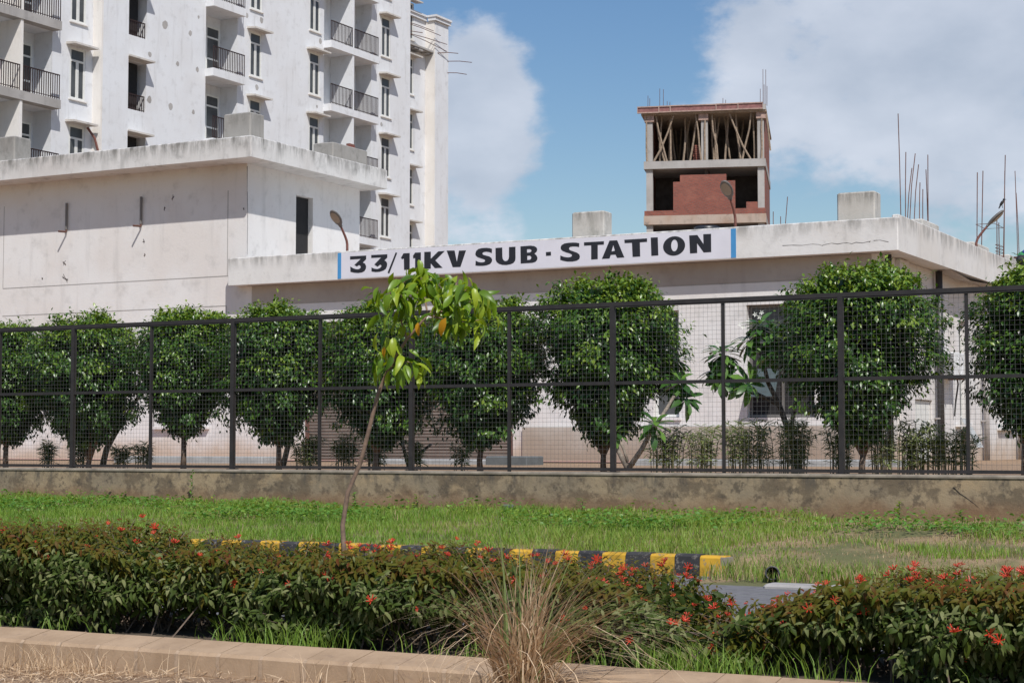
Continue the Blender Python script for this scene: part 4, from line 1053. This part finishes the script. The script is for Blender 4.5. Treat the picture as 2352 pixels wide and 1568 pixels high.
# ------------------------------------------------------------------ frangipani
PLT = [leaf_template(4, .34, .2, dr, 'obovate') for dr in (.22, .4)]
PLM = [toned(*PLT[i % 2], 'leaf', tn, M['plumeria']) for i, tn in enumerate((.2, .45, .7, .95))]
def rosette(T, c, axis, n, L, droop=.2):
    c = np.array(c, float); axis = np.array(axis, float) / np.linalg.norm(axis)
    e = np.cross(axis, [0.3, .8, .1]); e /= np.linalg.norm(e); g = np.cross(axis, e)
    for k in range(n):
        a = k * 2.4 + rng.uniform(-.2, .2); f = k / n
        lift = .9 - 1.35 * f - droop + rng.uniform(-.15, .15)
        d = (e * math.cos(a) + g * math.sin(a)) + axis * lift
        leaf_object('leaf', T, PLM[rng.randint(4)], c - axis * (.09 * f), d, axis + np.array([0, 0, .4]), L * rng.uniform(.75, 1.1))
def frangipani(base, limbs, label, L=.24, mat='bark_pale'):
    T = thing('frangipani', base, label, 'tree', 'frangipani trees behind the fence')
    mb = MB()
    for pts, rads in limbs: mb.tube(pts, rads, 8)
    mb.build('trunk', M[mat], T, True)
    return T
def Q(x, y, Y=21.6): return atY(x, y, Y)
T = frangipani(Q(236, 1066), [([Q(236, 1068), Q(245, 1030), Q(262, 1000), Q(300, 940), Q(322, 905), Q(330, 880)], [.05, .048, .04, .032, .03, .022]), ([Q(248, 1022), Q(242, 980), Q(243, 930), Q(248, 890)], [.03, .026, .022, .018])], 'frangipani with a bare slanting pale trunk between two ficuses')
rosette(T, Q(330, 872), (.3, -.2, 1), 13, .22); rosette(T, Q(248, 880), (-.1, -.1, 1), 10, .2); rosette(T, Q(345, 840), (.2, -.3, 1), 9, .2)
T = frangipani(Q(650, 1070), [([Q(650, 1070), Q(665, 1010), Q(690, 960), Q(730, 900), Q(745, 850)], [.045, .04, .032, .026, .02])], 'frangipani with broad leaves squeezed between two ficuses at the shutter')
rosette(T, Q(742, 830), (.1, -.3, 1), 14, .24); rosette(T, Q(750, 880), (.2, -.3, .8), 12, .22); rosette(T, Q(690, 985), (-.3, -.3, .8), 8, .18)
T = frangipani(Q(1225, 1070, 21.4), [([Q(938, 1070), Q(925, 1020), Q(922, 960), Q(935, 900)], [.03, .026, .022, .018]), ([Q(945, 1068), Q(965, 1040), Q(990, 1020)], [.028, .024, .02])], 'small frangipani with a cut forked stem in front of the shutter')
rosette(T, Q(940, 890), (.1, -.3, 1), 8, .2); rosette(T, Q(975, 880), (.1, -.3, 1), 7, .2)
Q_ = Q
def Q(x, y, Y=20.2): return atY(x, y, Y)
T = frangipani(Q(1442, 1076), [([Q(1442, 1078), Q(1420, 1035), Q(1408, 1005)], [.035, .03, .025]), ([Q(1442, 1078), Q(1475, 1030), Q(1490, 1000), Q(1500, 985)], [.038, .034, .03, .028]), ([Q(1500, 985), Q(1530, 940, 20.5), Q(1560, 890, 20.9)], [.026, .022, .02]), ([Q(1442, 1060), Q(1432, 1030), Q(1418, 1000)], [.02, .018, .016])], 'frangipani with a V-shaped trunk right of the big ficus')
rosette(T, Q(1416, 985, 20.2), (-.1, -.2, 1), 15, .19); rosette(T, Q(1503, 970, 20.2), (.2, -.3, 1), 24, .27); rosette(T, Q(1562, 872, 20.9), (.3, -.3, 1), 26, .30); rosette(T, Q(1560, 820, 21.2), (.2, -.2, 1), 18, .26); rosette(T, Q(1578, 912, 20.9), (.5, -.4, .5), 18, .27)
Q = Q_
T = frangipani(Q(1835, 1075), [([Q(1835, 1078), Q(1815, 1000), Q(1790, 930), Q(1765, 880), Q(1745, 800)], [.05, .045, .036, .03, .024]), ([Q(1790, 930), Q(1740, 905), Q(1690, 890), Q(1660, 880), Q(1652, 830)], [.03, .026, .024, .022, .018]), ([Q(1815, 1000), Q(1830, 900), Q(1825, 820)], [.03, .026, .02])], 'spreading frangipani with white blossoms in front of the open window', mat='bark')
for (x, y, ax, n) in ((1745, 745, (-.1, -.2, 1), 20), (1718, 775, (-.5, -.3, .8), 18), (1782, 765, (.3, -.3, 1), 18), (1765, 805, (0, -.5, .7), 14), (1655, 805, (-.1, -.2, 1), 22), (1640, 850, (-.6, -.3, .5), 16), (1662, 870, (.1, -.6, .1), 14), (1722, 880, (.5, -.3, .2), 12), (1822, 790, (.2, -.3, 1), 16)):
    rosette(T, Q(x, y, 21.3), ax, int(n * 1.5) + 4, .29)
flw = MB()
for k in range(5):
    a = 2 * math.pi * k / 5
    flw.add([(0, 0, 0), (.5 * math.cos(a - .4), .5 * math.sin(a - .4), .15), (math.cos(a), math.sin(a), .3), (.6 * math.cos(a + .5), .6 * math.sin(a + .5), .15)], [(0, 1, 2, 3)])
flm = flw.mesh('blossom'); flm.materials.append(M['flower_white'])
for (x, y) in ((1735, 722), (1750, 718), (1700, 745), (1708, 752), (1640, 795), (1648, 788), (1818, 806), (1826, 812), (1720, 738), (1632, 800), (1745, 728), (1812, 800)):
    p = Q(x, y, 21.4)
    link('blossom', flm, T, None, Matrix.Translation(p) @ Matrix.Rotation(rng.uniform(.6, 1.6), 4, 'X') @ Matrix.Rotation(rng.uniform(0, 6), 4, 'Z') @ Matrix.Scale(.038, 4))

# ------------------------------------------------------------------ oleander bushes
OT = leaf_template(3, .15, .1, .35, 'lance')
def oleander(x, z1, spread, n, label, dense=22, Y=21.2, tone0=.5):
    c = atY(x, 1076, Y); c[2] = .93; h = z1 * 1.25; n = int(n * 1.5); spread *= 1.3; dense = int(dense * 1.6)
    T = thing('oleander_bush', c, label, 'bush', 'oleander bushes behind the fence')
    mb = MB(); P, D = [], []
    for k in range(n):
        a = rng.uniform(0, 2 * math.pi); r = spread * math.sqrt(rng.rand())
        b = c + np.array([math.cos(a) * r * .7, math.sin(a) * r * .6, 0]); t = c + np.array([math.cos(a) * r, math.sin(a) * r * .7, h * rng.uniform(.7, 1.05)])
        m = b * .5 + t * .5 + np.array([math.cos(a) * -.03, 0, .05]); mb.tube([b, m, t], [.007, .005, .003], 4)
        f = rng.uniform(.2, 1.0, dense); q = np.where(f[:, None] < .5, b + (m - b) * (f[:, None] * 2), m + (t - m) * (f[:, None] * 2 - 1))
        P.append(q); aa = rng.uniform(0, 2 * math.pi, dense)
        D.append(np.stack([np.cos(aa), np.sin(aa), rng.uniform(-.25, .95, dense)], -1))
    mb.build('stem', M['stemgreen'], T)
    P, D = np.concatenate(P), np.concatenate(D)
    V, Fc = scatter(*OT, P, D, np.array([[0, 0, 1.]]) + rng.normal(0, .3, D.shape), rng.uniform(.08, .15, len(P)))
    o = link('foliage', np_mesh('foliage', V, Fc, np.repeat(np.clip(rng.normal(tone0, .25, len(P)), 0, 1), len(OT[0])), True), T, M['oleander']); o['kind'] = 'stuff'
for (x, h, s, n, lab) in [(1528, .50, .26, 16, 'oleander clump touching the V-trunked frangipani'), (1612, .50, .20, 13, 'narrow oleander just left of the thin fence post'),
                          (1715, .55, .27, 20, 'oleander clump below the open window sash'), (1800, .56, .32, 26, 'widest oleander clump below the right half of the open window'),
                          (1935, .48, .18, 12, 'small oleander squeezed against the thick post by the largest ficus'), (2048, .54, .30, 22, 'oleander right beside the trunk of the largest ficus'),
                          (2125, .50, .22, 14, 'oleander with bare stems below the downpipe'), (2190, .46, .24, 16, 'rightmost oleander beside the slim right-hand post'),
                          (108, .38, .12, 9, 'small sparse oleander with a red bloom near the left edge'), (182, .33, .13, 8, 'low sparse oleander at the foot of the tufted ficus'),
                          (282, .32, .16, 9, 'thin oleander under the slanting frangipani trunk'), (325, .33, .12, 8, 'thin oleander left of the long cement slab'),
                          (705, .40, .20, 14, 'oleander at the left end of the shutter'), (795, .42, .18, 13, 'dark oleander before the shutter, second from its left end'),
                          (862, .36, .16, 11, 'dark oleander around the trunk behind the sapling'), (950, .36, .14, 9, 'small dark oleander by the cut frangipani stem'), (1055, .34, .09, 5, 'single thin oleander shoot before the dark shutter end')]:
    oleander(x, h, s, n, lab, tone0=.62 if x > 1400 else .4)

# ------------------------------------------------------------------ verge grass and weeds (stuff)
def blades(name, P, H, W, tone, mat, lean=.5, dirs=None, kind='stuff', parent=None):
    n = len(P); a = rng.uniform(0, 2 * math.pi, n)
    sd = np.stack([np.cos(a), np.sin(a), 0 * a], -1)
    le = (rng.normal(0, 1, (n, 3)) if dirs is None else dirs) * np.array([1, 1, 0]); le = unit(le) * (H * lean * rng.uniform(.3, 1.3, n))[:, None]
    up = np.array([0, 0, 1.])
    p0a, p0b = P - sd * (W / 2)[:, None], P + sd * (W / 2)[:, None]
    m = P + up * (H * .6)[:, None] + le * .35
    p1a, p1b = m - sd * (W * .38)[:, None], m + sd * (W * .38)[:, None]
    tip = P + up * (H * .97)[:, None] + le
    V = np.stack([p0a, p0b, p1b, p1a, tip], 1).reshape(-1, 3); b = (np.arange(n) * 5)[:, None]
    Fc = np.concatenate([b + np.array([[0, 1, 2]]), b + np.array([[0, 2, 3]]), b + np.array([[3, 2, 4]])])
    o = link(name, np_mesh(name, V, Fc, np.repeat(tone, 5)), parent, mat)
    if kind: o['kind'] = kind
    return o
def nz(X, Y, s, seed=0):
    return np.sin(X * s + seed + 1.7 * np.sin(Y * s * .9 + seed)) * np.cos(Y * s * 1.3 + .8 * np.sin(X * s * .7 + 2 * seed))
n = 120000
gx = rng.uniform(-26, -1.2, n); gy = rng.uniform(15.2, 18.74, n)
dry = np.clip((gx + 6.2) / 1.4, 0, 1) * np.clip(.55 + .9 * nz(gx, gy, 2.1, 1.0), 0, 1)
dry = np.maximum(dry, .5 * np.exp(-((gx + 5.75) / .5) ** 2 - ((gy - 18.55) / .25) ** 2))
for (px, py, ry_, rx_, w_) in ((2080, 1292, .35, .55, 1.0), (2230, 1245, .28, .9, .95), (2340, 1250, .4, .5, .8), (2150, 1222, .22, .6, .9), (1790, 1215, .16, .35, 1.0), (2250, 1300, .3, .8, .9), (1930, 1290, .2, .3, .6), (1480, 1185, .12, .3, .7)):
    q_ = ray(px, py); q_ = q_ * ((.40 - EYE) / q_[2])
    dry = np.maximum(dry, w_ * np.exp(-((gx - q_[0]) / rx_) ** 2 - ((gy - q_[1]) / ry_) ** 2) * (.75 + .5 * nz(gx, gy, 5, 2)))
dry = np.clip(dry, 0, 1)
keep = rng.rand(n) > np.maximum(dry * .78, .35 * (nz(gx, gy, 6.3, 7) > .45))
gx, gy, dry = gx[keep], gy[keep], dry[keep]; n = len(gx)
P = np.stack([gx, gy, verge_h(gx, gy) - .006], -1)
hgt = rng.uniform(.04, .105, n) * (1 - .35 * dry) * (1 + .4 * nz(gx, gy, 1.7, 3) + .35 * nz(gx, gy, 6.1, 5)) * (1 - .45 * dry)
tone = np.clip(rng.normal(.40, .18, n) + .16 * nz(gx, gy, 1.1, 5) + .14 * nz(gx, gy, 4.7, 2) + .1 * np.clip((gx + 12) / 6, 0, 1), 0, .78)
tone = np.where(rng.rand(n) < dry * 1.05 + .03, rng.uniform(.82, 1, n), tone)
go = blades('grass', P, hgt, rng.uniform(.005, .010, n), tone, M['grass']); tag(go, 'bright green grass covering the verge below the wall', 'grass')
n = 5000
P = np.stack([rng.uniform(-5.86, -1, n), rng.uniform(14.35, 15.2, n), 0 * np.zeros(n)], -1); P[:, 2] = .135 + (P[:, 1] - 14.3) * .045
go2 = blades('road_edge_grass', P, rng.uniform(.05, .16, n), rng.uniform(.005, .01, n), np.where(rng.rand(n) < .4, rng.uniform(.82, 1, n), rng.uniform(.1, .7, n)), M['grass']); tag(go2, 'half-dry grass spilling over the road edge past the painted kerb', 'grass')
WT = leaf_template(2, .62, .12, .2)
n = 26000
wx = rng.uniform(-26, -1.2, n); t = rng.rand(n) ** .6; wy = 18.72 - t * 1.9
dens = np.clip(.75 + .8 * nz(wx, wy, 1.4, 8) - np.clip((18.3 - wy) / 1.6, 0, 1) * .55 - np.clip((wx + 6.3) / .6, 0, 1) * .55, 0, 1)
for cxx, cyy, rr in ((-4.9, 17.6, .75), (-4.2, 17.3, .5), (-2.3, 18.3, .7), (-5.4, 18.45, .4)):
    dens = np.maximum(dens, np.exp(-((wx - cxx) / rr) ** 2 - ((wy - cyy) / .4) ** 2))
for (px, py, ry_, rx_, w_) in ((2080, 1292, .35, .55, 1.0), (2230, 1245, .28, .9, .95), (2150, 1222, .22, .6, .9), (2250, 1300, .3, .8, .9)):
    q_ = ray(px, py); q_ = q_ * ((.40 - EYE) / q_[2]); dens = dens * (1 - w_ * np.exp(-((wx - q_[0]) / rx_) ** 2 - ((wy - q_[1]) / ry_) ** 2))
k = rng.rand(n) < dens; wx, wy = wx[k], wy[k]; n = len(wx)
P = np.stack([wx, wy, verge_h(wx, wy) + rng.uniform(.03, .13, n) * (1 + .5 * nz(wx, wy, 2.3, 4))], -1)
a = rng.uniform(0, 6.28, n); d = np.stack([np.cos(a), np.sin(a), rng.uniform(-.3, .5, n)], -1)
V, Fc = scatter(*WT, P, d, np.array([[0, 0, 1.]]) + rng.normal(0, .35, (n, 3)), rng.uniform(.03, .065, n))
wo = link('ground_cover', np_mesh('ground_cover', V, Fc, np.repeat(np.clip(rng.normal(.5, .22, n), 0, 1), len(WT[0])), True), None, M['weed'])
tag(wo, 'leafy green creeper thick along the foot of the wall', 'weeds', kind='stuff')
def weed(x, y, Y, h, nl, size, label, tone=.5, spread=.5):
    b = atY(x, y, Y); b[2] = verge_h(np.array(b[0]), np.array(b[1])) - .01
    T = thing('weed_plant', b, label, 'weed', 'single weeds on the verge')
    tip = b + np.array([rng.uniform(-.03, .03), 0, h])
    MB().tube([b, (b + tip) / 2 + np.array([.02, 0, 0]), tip], [.008, .006, .003], 5).build('stem', M['stemgreen'], T)
    me = [toned(*leaf_template(3, .45, .15, .3), 'leaf', tn, M['weed']) for tn in (tone - .2, tone + .1, tone + .3)]
    for i in range(nl):
        f = .25 + .75 * i / nl; a = i * 2.4
        leaf_object('leaf', T, me[i % 3], b + (tip - b) * f, (math.cos(a), math.sin(a), spread), (0, 0, 1), size * rng.uniform(.7, 1.1))
weed(437, 1150, 18.6, .46, 14, .07, 'tall thin weed standing against the left part of the wall', .4, 1.2)
weed(815, 1170, 18.6, .22, 20, .09, 'leafy weed at the wall right of the sapling stem')
weed(958, 1160, 18.66, .2, 16, .07, 'pale bushy weed at the wall below the second thick post', .7)
weed(1333, 1185, 18.4, .2, 18, .10, 'dark upright weed alone below the big bright-topped ficus', .3, .2)
weed(2060, 1215, 18.5, .24, 22, .07, 'small yellow-green shrub on the dry patch by the wall', 1.0, .6)
weed(2210, 1225, 18.3, .16, 14, .11, 'broad-leaved weed right of the yellow-green shrub', .4)
tag(MB().cbox(-10.12, -9.98, 18.62, 18.70, .5, .60, .015).build('stone', M['slab_dark']), 'small dark stone against the foot of the wall', 'stone')

# ------------------------------------------------------------------ flowering hedge on the bed
HT = leaf_template(3, .36, .25, .45)
def hedge_top(x):
    return np.interp(x, [-9.5, -7.6, -6.9, -6.0, -5.0, -4.2, -3.7, -3.3, -3.0, -2.8, -2.5, -1.7, 0], [.80, .79, .735, .69, .685, .67, .60, .54, .52, .55, .66, .685, .70])
HLM = [toned(*HT, 'leaf', tn, M['hedge']) for tn in (.12, .3, .38, .5, .6)]
flm2 = MB()
for k in range(9):
    a = k * 2.4; e = .35 + .65 * ((k * 37) % 10) / 10
    d = Vector((math.cos(a) * e, math.sin(a) * e, 1.1 - .7 * e)).normalized()
    flm2.tube([Vector((0, 0, 0)), d * .028, d * .05], [.0022, .0036, .0042], 5)
flower_mesh = flm2.mesh('flower'); flower_mesh.materials.append(M['flower'])
def hedge(xa, xb, label, shoots, nflow, nbig, fl_bias):
    T = thing('flowering_hedge', ((xa + xb) / 2, 8.6, .19), label, 'hedge', 'firebush hedge sections')
    n = shoots
    x = rng.uniform(xa, xb, n); u = rng.rand(n)
    top = hedge_top(x) + .05 * nz(x, x * .7, 4.0, 2)
    front = u < .45; back = u > .93
    z0_ = rng.rand(n) * .6
    y = np.where(front, 7.98 + .12 * rng.rand(n), np.where(back, 9.35 - .1 * rng.rand(n), 8.08 + 1.25 * rng.rand(n)))
    y = y + np.where(front, .13 * np.abs(nz(x, z0_, 4.2, 1)) + .10 * nz(x, z0_ * .6, 2.1, 4) * (z0_ > .2), 0)
    z = np.where(front | back, .24 + (top - .24) * np.where(front, z0_ / .6, rng.rand(n)) ** .8, top - .16 * rng.rand(n) ** 2 - .05 * (y < 8.25))
    ends = np.minimum(x - xa, xb - x)
    z = np.where(ends < .35, .22 + (z - .22) * (.62 + .38 * np.clip(ends / .35, 0, 1)), z)
    gap = nz(x, z * 2, 3.3, 6) ; ok = ~(front & (z < .44) & (gap > .05)); x, y, z, front = x[ok], y[ok], z[ok], front[ok]; n = len(x)
    C = np.stack([x, y, z], -1)
    ax = np.where(front[:, None], np.array([[0.1, -.75, .55]]), np.array([[.05, -.12, 1.]])) + rng.normal(0, .28, (n, 3)); ax = unit(ax)
    # stems down to the bed
    mb = MB()
    for i in range(0, n, 7):
        f = np.array([x[i] + rng.normal(0, .08), 8.65 + rng.normal(0, .22), .17]); m = f * .45 + C[i] * .55 + np.array([rng.normal(0, .03), .06, .03])
        mb.tube([f, m, C[i]], [.006, .0045, .0025], 4, False)
    mb.build('stem', M['bark'], T)
    per = 9
    P = np.repeat(C, per, 0); A = np.repeat(ax, per, 0); N = len(P)
    e = unit(np.cross(A, np.array([[.21, .31, .93]]))); g = np.cross(A, e); a = np.tile(np.arange(per) * 2.4, n) + rng.uniform(-.3, .3, N)
    lift = np.tile(np.linspace(.75, -.75, per), n) + rng.normal(0, .18, N)
    d = e * np.cos(a)[:, None] + g * np.sin(a)[:, None] + A * lift[:, None] + np.array([[0, 0, -.22]]) - np.repeat(front, per)[:, None] * np.array([[0, 0, .35]])
    P = P - A * (np.tile(np.linspace(0, .10, per), n))[:, None]
    size = rng.uniform(.036, .066, N) * np.tile(np.linspace(.7, 1.15, per), n) * np.where(np.repeat(front, per), 1.2, 1.0)
    rel = (np.repeat(z, per) - .22) / (hedge_top(np.repeat(x, per)) - .22)
    young = np.tile(np.linspace(1, 0, per), n)
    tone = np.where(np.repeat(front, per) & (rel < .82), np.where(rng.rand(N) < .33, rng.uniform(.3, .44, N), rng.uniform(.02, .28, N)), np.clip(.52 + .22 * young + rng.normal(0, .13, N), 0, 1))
    m = int(n * 1.6); ix = rng.uniform(xa + .1, xb - .1, m); Pi = np.stack([ix, rng.uniform(8.2, 9.2, m), .2 + (hedge_top(ix) - .3) * rng.uniform(.25, 1, m)], -1)
    P = np.concatenate([P, Pi]); d = np.concatenate([d, rng.normal(0, 1, (m, 3))]); up = np.concatenate([A + np.array([[0, -.2, .5]]), rng.normal(0, 1, (m, 3))])
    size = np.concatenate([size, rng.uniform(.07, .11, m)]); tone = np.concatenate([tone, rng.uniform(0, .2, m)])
    # the leaves that show largest are pieces of their own
    cand = np.where(np.repeat(front, per))[0]; cand = cand[np.argsort(-size[:len(cand) and N][cand])][:nbig * 2]; rng.shuffle(cand); big = set(cand[:nbig].tolist())
    for i in big:
        leaf_object('leaf', T, HLM[min(4, int(tone[i] * 8))], P[i], d[i], up[i], float(size[i]) * 1.05)
    kp = np.ones(len(P), bool); kp[list(big)] = False
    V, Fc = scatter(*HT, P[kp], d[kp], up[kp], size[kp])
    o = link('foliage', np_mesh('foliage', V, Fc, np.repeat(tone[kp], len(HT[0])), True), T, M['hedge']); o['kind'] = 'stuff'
    w = fl_bias(x) * np.where(front, .35, 1.0); w = w / w.sum()
    for i in rng.choice(n, nflow, replace=False, p=w):
        W = Matrix.Translation(C[i] + ax[i] * .015) @ Vector((0, 0, 1)).rotation_difference(Vector(ax[i])).to_matrix().to_4x4() @ Matrix.Rotation(rng.uniform(0, 6), 4, 'Z') @ Matrix.Scale(rng.uniform(.35, .8), 4)
        link('flower', flower_mesh, T, None, W)
hedge(-10.2, -3.43, 'long dark leafy hedge with scattered red flowers left of the gap', 5600, 190, 290, lambda x: np.interp(x, [-8, -6, -4.6, -3.5], [.3, .5, 1, 2.2]))
hedge(-3.28, .2, 'red-flowering hedge section right of the gap', 2800, 120, 290, lambda x: np.interp(x, [-3.3, -2.2, -1.5, 0], [1.6, 2.0, 1.0, .5]))

# grass on the hedge bed, straw on the dirt
n = 3000
gx = rng.uniform(-8.5, -.8, n); gy = 7.83 + .28 * rng.rand(n) ** 1.4
cl = np.clip(.02 + 1.0 * nz(gx, gy * .2, 2.4, 9) + .5 * np.exp(-((gx + 3.35) / .35) ** 2), 0.02, 1)
k = rng.rand(n) < cl; gx, gy = gx[k], gy[k]; n = len(gx)
blg = blades('bed_grass', np.stack([gx, gy, np.full(n, .19)], -1), rng.uniform(.05, .20, n), rng.uniform(.0035, .007, n), rng.uniform(.1, .75, n), M['grass'], lean=.7)
tag(blg, 'thin green grass sprouting between the kerb and the hedge', 'grass')
n = 900
gx = rng.normal(-3.36, .16, n); gy = rng.uniform(7.9, 9.4, n)
tag(blades('gap_grass', np.stack([gx, gy, np.full(n, .19)], -1), rng.uniform(.05, .17, n), rng.uniform(.004, .007, n), rng.uniform(.1, .9, n), M['grass'], lean=.7), 'green grass filling the gap between the two hedge sections', 'grass')
tag(MB().add([(-3.47, 8.25, .215), (-3.40, 8.22, .24), (-3.31, 8.24, .235), (-3.28, 8.29, .215), (-3.36, 8.33, .225), (-3.44, 8.31, .232)], [(0, 1, 5), (1, 2, 4), (1, 4, 5), (2, 3, 4)]).build('paper_scrap', M['litter']), 'crumpled white scrap lying in the hedge gap', 'litter')
n = 5200
sx = np.where(rng.rand(n) < .6, rng.normal(-7.0, .75, n), rng.uniform(-9, -3, n)); sy = rng.uniform(6.2, 7.54, n)
P = np.stack([sx, sy, dirt_h(sx, sy) + .004 + rng.uniform(0, .03, n)], -1); a = rng.uniform(0, 6.28, n)
ST_T = leaf_template(2, .07, .05, .12, 'lance')
V, Fc = scatter(*ST_T, P, np.stack([np.cos(a), np.sin(a), rng.normal(.05, .25, n)], -1), np.array([[0, 0, 1.]]) + rng.normal(0, .2, (n, 3)), rng.uniform(.03, .13, n))
so = link('straw_litter', np_mesh('straw_litter', V, Fc, np.repeat(rng.rand(n), len(ST_T[0]))), None, M['straw']); tag(so, 'dry straw strewn over the dirt at the left below the kerb', 'straw', kind='stuff')
n = 420
sx = np.concatenate([rng.normal(-6.85, .22, 260), rng.uniform(-8, -4, 160)]); sy = rng.uniform(7.3, 7.54, n)
tag(blades('dry_stalks', np.stack([sx, sy, dirt_h(sx, sy)], -1), rng.uniform(.04, .2, n), rng.uniform(.002, .004, n), rng.rand(n), M['straw'], lean=.8), 'thin dry stalks standing against the front of the kerb', 'straw')

# big tuft of dry grass in front of the kerb
tc_ = atY(1195, 1500, 7.38); tc_[2] = .0
TF = thing('grass_tuft', tc_, 'big tuft of dry straw-coloured grass in front of the kerb', 'grass tuft')
def ribbons(name, n, hl, w, mat, spread, sd):
    V, F, tn = [], [], []; b = 0
    for i in range(n):
        a = rng.uniform(0, 2 * math.pi); L_ = rng.uniform(*hl); s = spread * rng.rand() ** .7
        base = tc_ + np.array([rng.normal(0, .05), rng.normal(0, .035), 0])
        out = RGT * (math.cos(a) + (.55 if name == 'green_blades' else .22)) + np.array([FWD[0], FWD[1], 0]) * math.sin(a) * .7; dr = rng.uniform(.1, 1.0) * s
        side = np.array([-out[1], out[0], 0]); side = side / np.linalg.norm(side) * .5 + RGT * .5; ww = w * rng.uniform(.6, 1.3); K = 9
        tone = rng.rand()
        for k in range(K):
            t = k / (K - 1); ang = s * t + 1.5 * dr * t ** 2.4
            p = base + (out * (math.sin(min(ang, 2.4)) * .62 + s * .35 * t) + np.array([0, 0, 1]) * max(-.2, math.cos(ang) * .25 + .75 * (1 - .9 * dr * t * t))) * (L_ * t)
            V += [p - side * ww * (1 - t ** 2) * .5, p + side * ww * (1 - t ** 2) * .5]; tn += [tone, tone]
            if k: F.append((b + 2 * k - 2, b + 2 * k - 1, b + 2 * k + 1, b + 2 * k))
        b += 2 * K
    o = link(name, np_mesh(name, np.array(V), np.array(F), np.array(tn), True), TF, mat); o['kind'] = 'stuff'
ribbons('dry_blades', 620, (.34, 1.0), .0095, M['straw'], .95, 1)
ribbons('long_dry_blades', 70, (.8, 1.15), .0085, M['straw'], 1.0, 2)
ribbons('green_blades', 44, (.85, 1.22), .013, M['bladegreen'], .75, 3)

# ------------------------------------------------------------------ young sapling standing in the hedge bed
SY = 9.55
def S(x, y, dy=0.0): return atY(x, y, SY + dy)
SP = thing('sapling', S(792, 1405), 'leaning young sapling with drooping bright green leaves in front of the fence', 'sapling')
trunk = [S(794, 1410), S(791, 1290), S(787, 1205), S(799, 1130), S(828, 1062), S(848, 985), S(868, 905), S(886, 862), S(908, 820), S(935, 778), S(962, 748), S(982, 722)]
mb = MB().tube(trunk, [.020, .018, .016, .0145, .0145, .014, .013, .012, .011, .010, .009, .008], 8)
mb.build('trunk', M['bark_twig'], SP, True)
brs = [[(935, 778), (922, 740), (918, 700), (925, 660), (935, 640)], [(982, 722), (975, 680), (968, 640), (960, 620)], [(982, 722), (1010, 700), (1040, 665), (1050, 650)], [(982, 722), (1030, 712), (1065, 695), (1095, 690)],
       [(982, 722), (1025, 735), (1060, 740), (1100, 735)], [(886, 862), (892, 830), (902, 800), (900, 780)], [(886, 862), (905, 838), (935, 830), (955, 838)], [(918, 700), (905, 680), (895, 672)], [(968, 640), (985, 645), (1005, 640)], [(1040, 665), (1070, 668), (1090, 672)]]
tw = MB(); SLT = [leaf_template(4, .38, .45, dr) for dr in (.35, .75)]
SLM = [toned(*SLT[i % 2], 'leaf', tn, M['sapling']) for i, tn in enumerate((.1, .3, .5, .65, .8, .92))]
YLM = toned(*SLT[0], 'leaf', 1.0, M['sapling'])
LV = []
for br in brs:
    dy = np.linspace(0, rng.uniform(-.28, .28), len(br)); pts = [S(x, y, q) for (x, y), q in zip(br, dy)]
    tw.tube(pts, list(np.linspace(.007, .003, len(pts))), 5)
    nL = 44 if len(br) > 4 or br[0] == (982, 722) else 34
    for i in range(nL):
        f = 1 - (i / nL) * .72; s_ = f * (len(pts) - 1); j = min(int(s_), len(pts) - 2)
        LV.append((pts[j] + (pts[j + 1] - pts[j]) * (s_ - j), i * 2.4 + rng.uniform(-.4, .4)))
tw.build('branch', M['bark_twig'], SP)
for i, (p, a) in enumerate(LV):
    o_ = np.array([math.cos(a), math.sin(a), 0.0]); st = p + o_ * rng.uniform(.01, .10) + rng.normal(0, .035, 3)
    dr_ = o_ * rng.uniform(.3, 1.0) + np.array([0, 0, rng.uniform(-1.25, .1)]) + rng.normal(0, .25, 3)
    leaf_object('leaf', SP, SLM[rng.randint(6)], st, dr_, o_ * .9 + np.array([0, 0, .7]) + rng.normal(0, .35, 3), rng.uniform(.08, .15))
leaf_object('leaf', SP, YLM, S(1024, 729, -.32), (-.45, -.05, -1), (.3, -1, .35), .13)
leaf_object('leaf', SP, YLM, S(884, 796, -.1), (-.2, -.1, -1), (.2, -1, .3), .07)
leaf_object('leaf', SP, YLM, S(960, 740, -.05), (.0, -.1, -1), (.2, -1, .3), .09)
